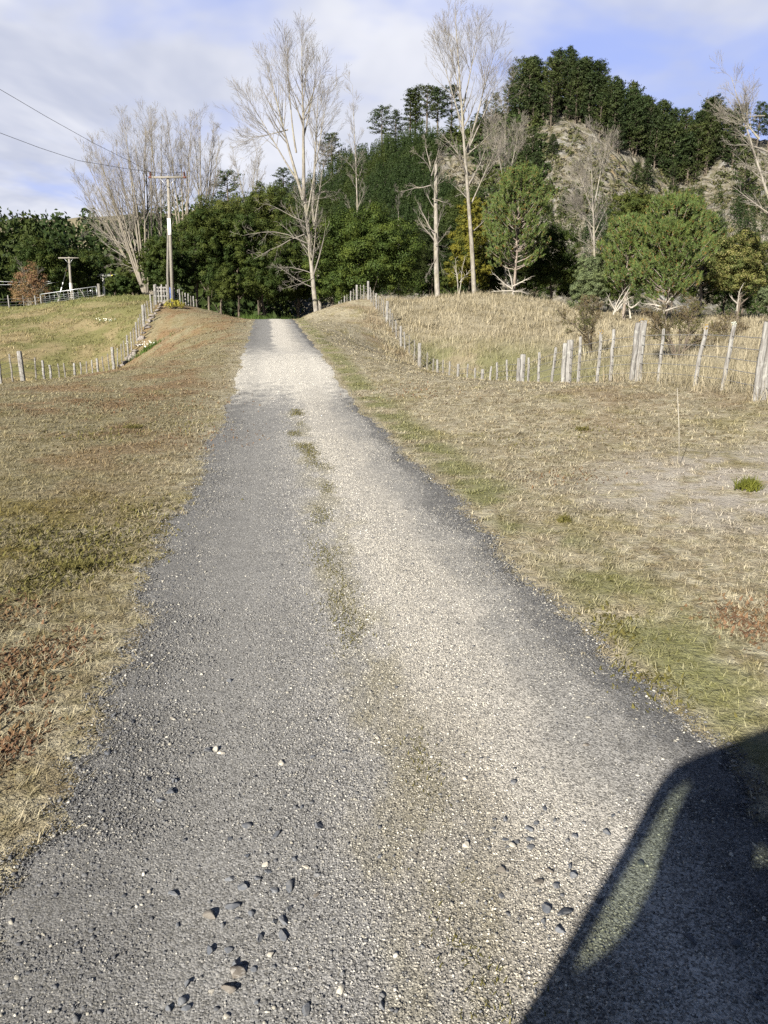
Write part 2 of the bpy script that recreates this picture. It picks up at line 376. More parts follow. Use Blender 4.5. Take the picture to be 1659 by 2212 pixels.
def blade_mat(name,mul=1.0,straw=(.42,.345,.2),amt=.5):
    m=bpy.data.materials.new(name); m.use_nodes=True; t=NT(m.node_tree); t.n.remove(t.n['Principled BSDF']); out=t.n['Material Output']
    c=lawn_color(t); r=t.isl(); r2=t.math('FRACT',t.math('MULTIPLY',r,53.3))
    c=t.mix(t.math('MULTIPLY',t.sm(.45,1,r),amt),c,straw)
    c=t.bright(c,t.math('MULTIPLY',mul,t.math('ADD',.78,t.math('MULTIPLY',r2,.8))))
    d=t.new('ShaderNodeBsdfDiffuse'); t.inp(d.inputs[0],c); tr=t.new('ShaderNodeBsdfTranslucent'); t.inp(tr.inputs[0],c)
    mx=t.new('ShaderNodeMixShader'); mx.inputs[0].default_value=.3; t.l.new(d.outputs[0],mx.inputs[1]); t.l.new(tr.outputs[0],mx.inputs[2]); t.l.new(mx.outputs[0],out.inputs[0])
    return m
MAT_BLADE=blade_mat('lawn blades',1.0,(.36,.322,.235),.35); MAT_TALL=blade_mat('tall dry grass',1.0,(.365,.325,.245),.6)
def mk_hill(t,b):
    p=t.pos(); x,y,z=t.sep(p)
    n=t.noise(t.scale(p,(1,1,.6)),.12,6,.65,.6); n2=t.noise(t.scale(p,(1,1,.5)),.55,6,.7); nr=t.voro(t.scale(p,(1,1,.45)),.28,'DISTANCE_TO_EDGE')
    c=t.mix(t.sm(.4,.6,n2),(.19,.17,.118),(.275,.255,.215))
    c=t.mix(t.sm(.5,.66,n),c,(.31,.30,.275))
    c=t.mix(t.math('MULTIPLY',t.sm(.06,.0,nr),.5),c,(.10,.085,.06))
    c=t.mix(t.math('MULTIPLY',t.sm(.50,.62,t.noise(p,.3,5,.7)),.8),c,(.105,.102,.045))
    c=t.mix(t.sm(.62,.74,t.noise(p,.19,4,.6)),c,(.35,.27,.15))
    c=t.bright(c,.68); t.inp(b.inputs['Base Color'],c)
    h=t.math('ADD',n2,t.math('MULTIPLY',t.sm(0,.25,nr),.5)); t.inp(b.inputs['Normal'],t.bump(h,1,1.6))
MAT_HILL=M('hill rock and dry scrub',mk_hill)
MAT_FAR=plain('far dry hills',(.145,.125,.08),(.11,.10,.062),.02,.9)
def mk_bark(c1,c2,c3):
    def f(t,b):
        p=t.pos(); n=t.noise(t.scale(p,(1,1,.35)),5,5,.65); l=t.noise(p,1.1,3)
        c=t.mix(t.sm(.35,.65,n),c1,c2); c=t.mix(t.math('MULTIPLY',t.sm(.5,.65,l),.7),c,c3)
        t.inp(b.inputs['Base Color'],c); t.inp(b.inputs['Normal'],t.bump(n,.6,.03))
    return f
MAT_POPLAR=M('pale poplar bark',mk_bark((.235,.217,.187),(.125,.11,.09),(.20,.185,.13)))
MAT_TWIG=M('bare twigs',mk_bark((.18,.163,.142),(.13,.117,.10),(.195,.175,.13)))
MAT_WILLOW=M('willow bark',mk_bark((.19,.168,.135),(.125,.11,.09),(.19,.17,.115)))
MAT_DEAD=M('dead silvery wood',mk_bark((.30,.275,.24),(.2,.18,.15),(.31,.29,.24)))
MAT_BARK=M('dark bark',mk_bark((.10,.08,.06),(.06,.05,.04),(.13,.11,.08)))
MAT_PBARK=M('pine bark',mk_bark((.22,.185,.15),(.13,.105,.085),(.24,.21,.18)))
def mk_post(c1,c2,lich):
    def f(t,b):
        p=t.pos(); n=t.noise(t.scale(p,(9,9,.8)),4,5,.65); l=t.noise(p,9,4)
        c=t.mix(t.sm(.32,.68,n),c1,c2); c=t.mix(t.math('MULTIPLY',t.sm(.56,.68,l),.6),c,lich)
        t.inp(b.inputs['Base Color'],c); t.inp(b.inputs['Normal'],t.bump(n,.8,.02))
    return f
MAT_POST=M('weathered post wood',mk_post((0.2322,0.2253,0.2116),(0.0989,0.0903,0.0817),(0.2666,0.2666,0.2408)))
MAT_BATTEN=M('grey batten wood',mk_post((.17,.158,.138),(.085,.078,.066),(.22,.21,.18)))
MAT_LICHEN=M('orange lichen',mk_post((.24,.155,.045),(.2,.15,.06),(.3,.28,.2)))
MAT_WLICH=M('pale lichen',mk_post((.36,.37,.31),(.28,.3,.24),(.4,.4,.34)))
MAT_WIRE=plain('galvanised wire',(.34,.34,.33),(.26,.25,.24),6,.45,.6)
MAT_GALV=plain('galvanised steel',(.38,.39,.40),(.30,.31,.32),4,.4,.5)
MAT_POLE=M('grey pole timber',mk_post((.215,.2,.172),(.14,.126,.105),(.24,.23,.195)))
MAT_WHITE=plain('white plate',(.78,.78,.76),(.7,.7,.68),3,.5)
MAT_CONC=plain('pale concrete',(.40,.39,.37),(.32,.31,.29),5,.8)
MAT_RUST=plain('rusty red steel',(.12,.05,.035),(.09,.04,.03),9,.7)
MAT_BLUE=plain('blue plastic',(.055,.10,.30),(.075,.13,.36),3,.45)
MAT_PORC=plain('brown porcelain',(.07,.03,.02),(.05,.02,.015),3,.25)
MAT_YEL=plain('yellow plastic',(.65,.6,.05),(.6,.55,.05),3,.5)
MAT_LINE=plain('power cable',(.06,.06,.065),(.08,.08,.08),3,.5)
def mk_stone(c1,c2,c3):
    def f(t,b):
        o=t.new('ShaderNodeObjectInfo').outputs['Random']; p=t.pos()
        n=t.noise(p,45,5,.6); v=t.noise(t.scale(p,(1,1,3)),30,2,.5,1.5)
        c=t.mix(o,c1,c2); c=t.mix(t.math('MULTIPLY',t.sm(.45,.65,n),.5),c,c3); c=t.mix(t.math('MULTIPLY',t.sm(.64,.68,v),.35),c,(.34,.33,.31))
        t.inp(b.inputs['Base Color'],c); t.inp(b.inputs['Normal'],t.bump(n,.5,.006)); b.inputs['Roughness'].default_value=.75
    return f
MAT_STONE=M('blue grey stone',mk_stone((.062,.068,.08),(.105,.11,.12),(.16,.155,.145)))
MAT_STONE_TAN=M('tan stone',mk_stone((.105,.092,.078),(.13,.118,.102),(.085,.075,.065)))
MAT_STONE_PALE=M('pale stone',mk_stone((.34,.315,.265),(.38,.355,.30),(.27,.24,.2)))
MAT_RUBBLE=M('rubble',mk_stone((.21,.185,.165),(.17,.15,.135),(.13,.11,.09)))
# leaves
L_WATTLE=leafmat('dark wattle leaves',(0.0182,0.0310,0.0079),(0.0339,0.0511,0.0119),(0.0456,0.0573,0.0119),.5,.15)
L_WATTLE2=leafmat('olive wattle leaves',(0.0308,0.0445,0.0116),(0.0558,0.0720,0.0165),(0.0734,0.0806,0.0194),.6,.18)
L_ROUND=leafmat('broad evergreen leaves',(0.0247,0.0413,0.0099),(0.0480,0.0703,0.0153),(0.0639,0.0827,0.0153),.7,.18)
L_PINE=leafmat('young pine needles',(0.0667,0.1012,0.0322),(0.1207,0.1610,0.0506),(0.0943,0.1288,0.0345),.6,.2,(0.1840,0.1035,0.0345))
L_RIDGE=leafmat('dark pine needles',(0.0120,0.0195,0.0075),(0.0240,0.0345,0.0112),(0.0315,0.0405,0.0128),.12,.08)
L_RIDGE2=leafmat('mid pine needles',(0.0173,0.0288,0.0101),(0.0324,0.0475,0.0158),(0.0446,0.0540,0.0158),.12,.1)
L_PLANT=leafmat('plantation needles',(0.0112,0.0210,0.0067),(0.0240,0.0375,0.0105),(0.0338,0.0450,0.0112),.08,.1)
L_GOLD=leafmat('golden conifer leaves',(0.0960,0.0920,0.0144),(0.1520,0.1360,0.0200),(0.0680,0.0760,0.0144),.6,.2)
L_YEL=leafmat('yellowing leaves',(0.0782,0.0911,0.0253),(0.1720,0.1573,0.0506),(0.0665,0.0828,0.0253),.9,.2,(0.2581,0.2236,0.1012))
L_GREY=leafmat('grey green leaves',(.07,.095,.045),(.12,.14,.07),(.09,.11,.045),.9,.15)
L_RUSSET=leafmat('russet birch leaves',(.17,.115,.055),(.23,.16,.075),(.15,.085,.05),.35,.2,(.26,.19,.08))
L_BROOM=leafmat('broom stems',(.055,.10,.02),(.09,.14,.03),(.06,.09,.02),2,.2)
L_SCRUB=leafmat('brown scrub leaves',(.075,.058,.03),(.125,.095,.05),(.07,.075,.025),1.2,.1)
L_TAN=leafmat('tan scrub leaves',(.145,.125,.085),(.20,.178,.13),(.115,.105,.06),.5,.1)
L_HSCRUB=leafmat('hill scrub leaves',(.055,.06,.026),(.10,.092,.042),(.05,.06,.022),.3,.1)
L_YSHRUB=leafmat('yellow shrub leaves',(.20,.19,.03),(.33,.29,.05),(.12,.10,.03),2,.2)
L_GSHRUB=leafmat('bright green tuft',(.085,.095,.018),(.14,.145,.025),(.08,.09,.018),6,.2)
L_SORREL=leafmat('sorrel leaves',(.105,.06,.036),(.165,.098,.055),(.14,.092,.046),4,.15)
L_MOSS=leafmat('moss',(.082,.078,.026),(.125,.112,.036),(.10,.088,.03),6,.15)
L_FLOWER=plain('white petals',(.85,.85,.78),(.8,.8,.7),8,.6)
L_WEED=leafmat('grey green weed',(.16,.19,.09),(.26,.28,.16),(.12,.14,.06),9,.1)
# ------------------------------------------------------------------ ground, road
def axis(lst):
    out=[]
    for a,b,s in lst: out+=list(np.arange(a,b,s))
    return np.array(out)
gx=axis([(-3000,-400,520),(-400,-120,40),(-120,-40,4),(-40,-14,.8),(-14,12,.3),(12,40,.8),(40,120,4),(120,400,40),(400,3100,450)])
gy=axis([(-600,-60,90),(-60,-10,6),(-10,0,1),(0,26,.3),(26,80,.5),(80,130,2),(130,300,17),(300,4300,500)])
GX,GY=np.meshgrid(gx,gy); GZ=zt(GX,GY)
def grid_faces(nx,ny):
    i=np.arange(nx-1)[None]+np.arange(ny-1)[:,None]*nx; i=i.ravel()
    return np.stack([i,i+1,i+1+nx,i+nx],1)
GZ=GZ-.05*(1-sstep(1.0,1.2,np.abs(GX-road_x(GY))))*(1-sstep(66,74,GY))
tag(mesh('ground',np.stack([GX,GY,GZ],-1).reshape(-1,3),grid_faces(len(gx),len(gy)),MAT_GROUND,smooth=True),kind='structure')
def edge_noise(Y,s): return .06*np.sin(Y*1.3+s)+.035*np.sin(Y*4.1+2*s)+.03*np.sin(Y*9.7+3*s)*(1-sstep(12,20,Y))+(.025*np.sin(Y*23+s)+.015*np.sin(Y*41+s))*(1-sstep(6,12,Y))
ry=axis([(-12,0,.6),(0,14,.06),(14,30,.15),(30,82,.4)])
ru=np.linspace(-1,1,29)
RYY,RU=np.meshgrid(ry,ru,indexing='ij')
HW=1.33
flare=0*ry
tl=-(HW+edge_noise(ry,0)+flare); tr=HW+edge_noise(ry,4)+flare*1.2
T=tl[:,None]+(RU+1)/2*(tr-tl)[:,None]
RX=road_x(RYY)+T; RZ=zt(RX,RYY)+.006+.02*(1-RU**2)
RZ-= .018*np.exp(-((T-.75)/.25)**2)+.018*np.exp(-((T+.7)/.25)**2)
RZ[:,0]-=.012; RZ[:,-1]-=.012
tag(mesh('gravel_road',np.stack([RX,RYY,RZ],-1).reshape(-1,3),grid_faces(len(ru),len(ry)),MAT_ROAD,smooth=True),kind='structure')
def road_surf(X,Y):
    t=X-road_x(Y); u=np.clip(t/HW,-1,1)
    return zt(X,Y)+.006+.02*(1-u**2)-.018*np.exp(-((t-.75)/.25)**2)-.018*np.exp(-((t+.7)/.25)**2)
# hill
hx=np.arange(-190,420,2.2); hy=np.concatenate([np.arange(140,262,1.8),np.arange(262,460,12)])
HX,HY=np.meshgrid(hx,hy); HZ=hz(HX,HY)
rough=(np.sin(HX*.9+HY*.5)*np.sin(HY*1.1-HX*.3)+.7*np.sin(HX*1.9+1)*np.sin(HY*2.1+HX*.6))*.55+rng.normal(0,.22,HX.shape)
HZ=HZ+rough*sstep(150,190,HY)*(1-.5*sstep(245,260,HY))
tag(mesh('hill',np.stack([HX,HY+rough*.7,HZ],-1).reshape(-1,3),grid_faces(len(hx),len(hy)),MAT_HILL,smooth=False),kind='structure')
fr=np.array([P(px,py,1000) for px,py in [(-900,500),(-300,480),(-60,486),(0,478),(45,468),(100,474),(150,479),(220,473),(300,466),(420,455),(560,440),(700,430),(900,440),(1300,440)]])
fx=np.linspace(fr[0,0],fr[-1,0],220); fz=np.interp(fx,fr[:,0],fr[:,2])+np.sin(fx*.03)*1.5+np.sin(fx*.081)*.8
fs=np.linspace(0,1,16); FX,FS=np.meshgrid(fx,fs)
FZ=-6+(np.interp(FX,fx,fz)+6)*np.sin(FS*np.pi/2)**1.1; FY=800+FS*200+12*np.sin(FX*.02+FS*5)
FX2=np.concatenate([FX,FX[-1:]]); FY2=np.concatenate([FY,FY[-1:]+400]); FZ2=np.concatenate([FZ,FZ[-1:]*0-6])
tag(mesh('far_hills',np.stack([FX2,FY2,FZ2],-1).reshape(-1,3),grid_faces(220,17),MAT_FAR,smooth=True),kind='structure')
# ------------------------------------------------------------------ loose gravel on the road
def gravel(name,bands,BV,BF,label,side=False):
    out=[]
    for y0,y1,n,smin,smax in bands:
        Y=rng.uniform(y0,y1,n); t=rng.uniform(-1.5,1.5,n)
        # more loose stones on the edges and the crown than in the wheel tracks
        k=.3+.7*np.clip(np.abs(np.abs(t)-.72)/.4,0,1); edge=np.clip((1.42+edge_noise(Y,np.where(t<0,0,4))-np.abs(t))/.15,0,1)
        k=k*(np.clip((-t-.6)*1.8,.2,1)+np.clip((t-.9)*2.2,0,.9)) if side else k; keep=rng.random(n)<k*edge; Y=Y[keep]; t=t[keep]; X=road_x(Y)+t
        s=smin+(smax-smin)*rng.random(len(X))**3.2
        sc3=np.stack([s*rng.uniform(.8,1.3,len(s)),s*rng.uniform(.7,1.1,len(s)),s*rng.uniform(.4,.7,len(s))],1)
        Z=road_surf(X,Y)+s*.08
        out.append(scatter(BV,BF,np.stack([X,Y,Z],1),sc3,rotrand(len(s),.5),.42))
    V,F=join(out)
    tag(mesh(name,V,F,MAT_CHIP if side else MAT_PEBBLE),label,'gravel',kind='stuff')
gravel('gravel',[(1.2,3.2,150000,.0020,.0062),(3.2,6,130000,.0026,.007),(6,12,80000,.0042,.0095),(12,26,18000,.007,.015)],OCT_V,OCT_F,'fine loose grey and cream gravel strewn over the road')
gravel('coarse_gravel',[(1.2,3.2,13000,.0035,.0095),(3.2,7,16000,.0042,.010),(7,14,9000,.005,.0115)],ICO_V,ICO_F,'coarser angular chips lying loose on the road surface',True)
# ------------------------------------------------------------------ grass
MOSS=None
def blades(pos,az,lean,L,W,curl=.5):
    """two-quad bent blades -> verts, quads"""
    n=len(pos); d=np.stack([np.cos(az),np.sin(az),np.zeros(n)],1); s=np.stack([-np.sin(az),np.cos(az),np.zeros(n)],1)
    up=np.array([0,0,1.])
    a1=lean; a2=np.minimum(lean+curl,1.62)
    p1=pos+(d*np.sin(a1)[:,None]+up*np.cos(a1)[:,None])*(L*.55)[:,None]
    p2=p1+(d*np.sin(a2)[:,None]+up*np.cos(a2)[:,None])*(L*.45)[:,None]
    w=(W/2)[:,None]*s
    V=np.stack([pos-w,pos+w,p1-w*.8,p1+w*.8,p2-w*.12,p2+w*.12],1).reshape(-1,3)
    q=np.array([[0,1,3,2],[2,3,5,4]]); F=(q[None]+(np.arange(n)*6)[:,None,None]).reshape(-1,4)
    return V,F
def tufts(cx,cy,nb,L,W,spread,lean=(.3,1.2),zoff=0):
    n=len(cx); X=np.repeat(cx,nb)+rng.normal(0,spread,n*nb); Y=np.repeat(cy,nb)+rng.normal(0,spread,n*nb)
    Z=zt(X,Y)+zoff; sc_=np.repeat(rng.uniform(.6,1.35,n),nb)
    Ls=L*sc_*rng.uniform(.6,1.3,n*nb)
    return blades(np.stack([X,Y,Z],1),rng.uniform(0,2*np.pi,n*nb),rng.uniform(*lean,n*nb),Ls,W*rng.uniform(.7,1.4,n*nb),rng.uniform(.1,.7,n*nb))
def in_view(X,Y,m=1.12,pad=.6):
    return (np.abs(X)<(Y*.966+.46)*.499*m+pad)
out=[]
for y0,y1,dens,L,W,nb in [(.9,3.5,560,.046,.004,11),(3.5,6,460,.046,.0048,11),(6,10,250,.05,.007,10),(10,16,110,.065,.0105,8),(16,26,48,.07,.016,7),(26,42,19,.08,.024,6),(42,68,9,.09,.036,5)]:
    xm=y1*.56+1; n=int((2*xm)*(y1-y0)*dens); X=rng.uniform(-xm,xm,n); Y=rng.uniform(y0,y1,n); t=X-road_x(Y)
    inner=np.abs(t)-(1.36+edge_noise(Y,np.where(t<0,0,4))+.02)
    patch=.5+.5*np.sin(X*2.3+Y*1.1)*np.sin(Y*1.7-X*.8)
    keep=in_view(X,Y)&(inner>-.24)&(rng.random(n)<np.clip(.42+inner*2.2,.03,1))&(rng.random(n)<.55+.45*patch)&(t<7.9)&~((t<-9.5)&(Y>30))
    worn=np.hypot(X-4.1,Y-7.6)<2.0; keep&=~(worn&(rng.random(n)<.55))
    out.append(tufts(X[keep],Y[keep],nb,L,W*.85,.014+.002*y0,(.7,1.5)))
V,F=join(out); tag(mesh('lawn_grass',V,F,MAT_BLADE),'short dry mown grass covering both verges of the road','grass',kind='stuff')
# left paddock sward
n=17000; X=rng.uniform(-48,-10,n); Y=rng.uniform(30,84,n); t=X-road_x(Y); k=in_view(X,Y)&(t<-9.2)
pt=np.sin(X*.8+Y*.5)*np.sin(Y*.7-X*.3)+.5*np.sin(X*1.9)*np.sin(Y*1.7); k&=rng.random(n)<.55+.45*pt
V,F=tufts(X[k],Y[k],8,.2,.03,.16,(.3,1.3)); tag(mesh('paddock_grass',V,F,MAT_BLADE),'rough green and tan grass of the paddock past the left fence','grass',kind='stuff')
# tall straw grass on the right
out=[]
for y0,y1,dens,L,W,nb in [(9,18,26,.42,.006,14),(18,32,12,.38,.010,13),(32,50,7.5,.40,.017,12),(50,80,4.6,.44,.026,11)]:
    xm=y1*.56+2; n=int(2*xm*(y1-y0)*dens); X=rng.uniform(-xm,xm,n); Y=rng.uniform(y0,y1,n); t=X-road_x(Y)
    lim=7.9-1.2*sstep(22,34,Y)*sstep(46,40,Y)+.35*np.sin(Y*1.3)+1.3*(1-sstep(17,20,Y))*0
    nearfence=np.where(Y<18,(X-(6.55-(Y-13)*.18))>-.45,t>lim)
    patch=.5+.5*np.sin(X*.9+Y*.5)*np.sin(Y*.8-X*.35+1)
    k=in_view(X,Y)&nearfence&(rng.random(n)<.35+.65*patch)
    out.append(tufts(X[k],Y[k],nb,L,W,.13+.002*y0,(.1,1.15)))
# a fringe of tall straw along the crest knoll and the fence foot
Y=rng.uniform(29,58,420); X=road_x(Y)+rng.uniform(6.0,7.6,420)-.5*np.exp(-((Y-38)/5)**2); out.append(tufts(X,Y,11,.32,.02,.16,(.2,1.1)))
V,F=join(out); tag(mesh('tall_grass',V,F,MAT_TALL),'tall straw coloured grass filling the paddock past the right fence','grass',kind='stuff')
# ------------------------------------------------------------------ trees
def rnd_unit(n):
    v=rng.normal(size=(n,3)); return v/np.linalg.norm(v,axis=1,keepdims=True)
def quads(pos,nrm,size,asp=.6):
    n=len(pos); a=rnd_unit(n); u=np.cross(nrm,a); u/=np.linalg.norm(u,axis=1,keepdims=True)+1e-9; v=np.cross(nrm,u)
    u=u*(size*.5)[:,None]; v=v*(size*.5*asp)[:,None]
    b=nrm*(size*.12)[:,None]
    V=np.stack([pos-u,pos-v*1.0+b,pos+u,pos+v+b],1).reshape(-1,3)
    return V,np.arange(4*n).reshape(-1,4)
def lobes_to_leaves(lobes,n,size,clumps=26,spread=.2,up=.25,asp=.6):
    """lobes: list of (x,y,z,rx,ry,rz). Leaves sit in clumps over each lobe's shell, so gaps and shade open between clumps."""
    L=np.array(lobes,float); w=(L[:,3]*L[:,5]+L[:,4]*L[:,5]); w/=w.sum(); P_=[];N_=[]
    for lb,wi in zip(L,w):
        m=max(40,int(n*wi)); k=clumps
        cd=rnd_unit(k); cd[:,2]=np.abs(cd[:,2])*rng.choice([1,1,1,-.7],k)
        cr=rng.uniform(.72,1.05,k)[:,None]; cpos=cd*cr*lb[3:6]
        i=rng.integers(0,k,m); q=rnd_unit(m)*(rng.random(m)**.45)[:,None]
        rr=lb[3:6].mean()*spread*rng.uniform(.7,1.5,k)[i]
        p=cpos[i]+q*rr[:,None]*np.array([1.15,1.15,.8])
        nn=q*1.2+cd[i]*.45+rnd_unit(m)*.38+np.array([0,0,up]); nn/=np.linalg.norm(nn,axis=1,keepdims=True)
        P_.append(p+lb[:3]); N_.append(nn)
        mi=m//6; q=rnd_unit(mi); P_.append(q*(rng.random(mi)**.4)[:,None]*.75*lb[3:6]+lb[:3]); N_.append(rnd_unit(mi))
    p=np.concatenate(P_); nn=np.concatenate(N_)
    return quads(p,nn,size*rng.uniform(.6,1.4,len(p)),asp)
def needles(pos,dirs,L,W,k=5,spread=.5):
    n=len(pos); p=np.repeat(pos,k,0); d=np.repeat(dirs,k,0)+rng.normal(0,spread,(n*k,3)); d/=np.linalg.norm(d,axis=1,keepdims=True)
    s=np.cross(d,rnd_unit(n*k)); s/=np.linalg.norm(s,axis=1,keepdims=True)+1e-9
    l=(L*rng.uniform(.7,1.3,n*k))[:,None]; V=np.stack([p-s*W,p+s*W,p+d*l],1).reshape(-1,3)
    return V,np.arange(3*n*k).reshape(-1,3)
def auto_lobes(Wd,Ht,n,z0=0,shape='round',depth=None):
    depth=depth or Wd; out=[]; m=n*2
    for i in range(m):
        u=1-1.55*(i+.5)/m; s=math.sqrt(max(0,1-u*u)); a=i*2.39996+rng.uniform(-.35,.35)
        if shape=='cone': k=.30+.62*(1-u)/1.55; s=k; 
        f=rng.uniform(.56,.78); r=rng.uniform(.30,.42)*(1 if shape!='cone' else .6+.5*s)
        zc=z0+Ht*(.45+.55*u*f) if shape!='cone' else z0+Ht*(.1+.8*(u+.55)/1.55)
        out.append((math.cos(a)*s*f*Wd/2,math.sin(a)*s*f*depth/2,zc,Wd/2*r*1.25,depth/2*r*1.25,min(Ht,Wd)/2*r*1.15))
    out.append((0,0,z0+Ht*.45,Wd*.3,depth*.3,Ht*.36))
    return out
def grow(segs,p,d,L,r,lvl,cfg):
    st=cfg[lvl]; n=st['n']; step=L/n; p=np.array(p,float); d=np.array(d,float); d/=np.linalg.norm(d)
    for i in range(n):
        f0=i/n; f1=(i+1)/n
        ra=max(r*(1-f0*st.get('tap',.85)),cfg['rmin']); rb=max(r*(1-f1*st.get('tap',.85)),cfg['rmin'])
        d=d+rng.normal(0,st['jit'],3)+np.array(st.get('trop',(0,0,0)))*step/L; d/=np.linalg.norm(d)
        q=p+d*step; segs.append((*p,*q,ra,rb,lvl))
        if lvl+1 in cfg and f1>=st['from'] and f1<=st.get('to',1):
            k=st['kids']; m=int(k)+(rng.random()<k-int(k))
            for _ in range(m):
                a=rng.uniform(0,2*np.pi); u=np.cross(d,[0.3,.2,1]); u/=np.linalg.norm(u)+1e-9; v=np.cross(d,u)
                side=u*math.cos(a)+v*math.sin(a)
                if st.get('flat'): side=side*np.array([1,.6,1])
                ang=rng.uniform(*st['ang']); nd=d*math.cos(ang)+side*math.sin(ang)
                hf=(f1-st['from'])/(1-st['from']+1e-9)
                l=cfg[lvl+1]['L']*(st['prof'](hf) if 'prof' in st else (1-.6*f1))*rng.uniform(.65,1.25)
                grow(segs,q,nd,l,min(rb*.62,cfg[lvl+1]['r']*l/cfg[lvl+1]['L']+.004),lvl+1,cfg)
        p=q
    return p
def bare_tree(name,base,stems,cfg,label,cat='tree',group=None,tm=None,cm=None,k0=7):
    """stems: list of (dx,dy,dir,length,radius)"""
    root=empty(name,base); tag(root,label,cat,group); segs=[]
    for dx,dy,d,L,r in stems: grow(segs,(dx,dy,-.15),d,L,r,0,cfg)
    S=np.array(segs); lv=S[:,8]; big=(lv==0)
    V,F=tubes(S[big][:,:8],k0); mesh('trunk',V,F,tm or MAT_POPLAR,root,True)
    br=(lv>=1)&(S[:,6]>=.03); pts=[]
    if br.any(): pts.append(tubes(S[br][:,:8],5))
    tw=(lv>=1)&~br
    if tw.any(): pts.append(tubes(S[tw][:,:8],3))
    V,F=join(pts); mesh('crown',V,F,cm or MAT_TWIG,root)
    return root
def poplar_cfg(Lb,rb=.09,rmin=.010,kids=1.7,frm=.3,ang=(.45,.8),up=.5,dense=1.0):
    return {'rmin':rmin,
     0:dict(n=26,jit=.009,trop=(0,0,.05),**{'from':frm},kids=kids,ang=ang,prof=lambda h:max(.34,(1-h)**.7),tap=.92),
     1:dict(L=Lb*1.25,r=rb,n=10,jit=.045,trop=(0,0,up),**{'from':.18},kids=.92*dense,ang=(.35,.7)),
     2:dict(L=Lb*.46,r=rb*.34,n=6,jit=.055,trop=(0,0,up*.7),**{'from':.2},kids=.8*dense,ang=(.3,.7)),
     3:dict(L=Lb*.20,r=rb*.14,n=3,jit=.07,trop=(0,0,.25),**{'from':2},kids=0,ang=(.4,.8))}
def base_at(px,Y,dz=0):
    """ground point at distance Y below the image column px"""
    z=0
    for _ in range(4):
        dep=Y*cP-(z-H0)*sP; X=(px-CX)/FD*dep; z=float(Hh(X,Y).ravel()[0])
    return np.array([X,Y,z+dz])
def dirpx(base,px,py,Y=None):
    v=P(px,py,Y or base[1])-base; return v
def poplar(name,bpx,Y,stems,Lb,label,r=.26,frm=.3,up=.5,kids=1.7,dense=1.0,ang=(.45,.8),tm=None,cm=None,group=None,extra=None,tap=.92,fork=False):
    """stems: (x0,y0,x1,y1,r) in the picture at distance Y, turned into points in space; extra: the same for low side limbs"""
    b=base_at(bpx,Y); root=empty(name,b); tag(root,label,'tree',group); segs=[]
    for (x0,y0,x1,y1,rr) in stems:
        p0=P(x0,y0,Y)-b if y0 is not None else np.array([0,0,-.2]); v=P(x1,y1,Y)-b-p0
        v=v+np.array([0,rng.uniform(-.08,.08)*np.linalg.norm(v),0]); L=np.linalg.norm(v)
        c=poplar_cfg(Lb,r*.30,.0065 if Y<90 else .008,kids,frm,ang,up,dense); c[0]['tap']=.42 if (y0 is None and fork) else tap
        k0=len(segs); grow(segs,p0,v,L,r*rr*.85,0,c); s0=np.array([q for q in segs[k0:] if q[8]==0])
        V,F=tubes(s0[:,:8],8); mesh('trunk' if len(root.children)==0 else 'limb',V,F,tm or MAT_POPLAR,root,True)
    for (x0,y0,x1,y1,rr) in (extra or []):
        p0=P(x0,y0,Y)-b; v=P(x1,y1,Y)-b-p0; v=v+np.array([0,rng.uniform(-.3,.3)*np.linalg.norm(v),0]); L=np.linalg.norm(v)
        c={'rmin':.0075,1:dict(L=L,r=.08,n=10,jit=.09,trop=(0,0,-.1),**{'from':.2},kids=.95,ang=(.4,.95)),2:dict(L=L*.36,r=.035,n=7,jit=.14,trop=(0,0,.1),**{'from':.2},kids=1.2,ang=(.4,.9)),3:dict(L=L*.16,r=.014,n=3,jit=.2,**{'from':2},kids=0,ang=(.4,.8))}
        grow(segs,p0,v,L,r*rr,1,c)
    S=np.array(segs); lv=S[:,8]; big=(lv==0)
    br=(lv>=1)&(S[:,6]>=.03); pts=[]
    if br.any(): pts.append(tubes(S[br][:,:8],5))
    tw=(lv>=1)&~br
    if tw.any(): pts.append(tubes(S[tw][:,:8],3))
    V,F=join(pts); mesh('crown',V,F,cm or MAT_TWIG,root)
    return root
# ------------------------------------------------------------------ bare trees
poplar('bare_poplar',688,76,[(None,None,655,430,1),(655,432,575,140,.62),(656,430,655,90,.7),(648,400,535,215,.36),(662,470,710,210,.36),(640,330,600,110,.34),(655,300,690,150,.3),(622,280,545,300,.25)],3.8,
  'tall bare poplar leaning left beside the end of the road',r=.30,frm=.42,up=.45,kids=1.05,dense=.88,fork=True,
  extra=[(662,525,535,470,.22),(660,505,540,560,.18),(672,590,590,560,.14),(674,620,585,600,.14),(660,480,560,430,.16),(678,600,610,640,.12),(655,440,720,400,.15)])
poplar('bare_poplar',694,84,[(None,None,676,440,1),(676,442,690,190,.7),(680,480,705,330,.4)],2.6,'slim bare poplar standing just behind the leaning one at the road end',r=.24,frm=.5,kids=1.3,fork=True,extra=[(684,420,735,395,.2)])
poplar('bare_poplar',776,104,[(None,None,772,190,1)],3.0,'thin bare poplar rising behind the round evergreen tree',r=.22,frm=.45,up=.6,kids=1.3,extra=[(774,380,735,330,.22),(774,390,800,340,.22)])
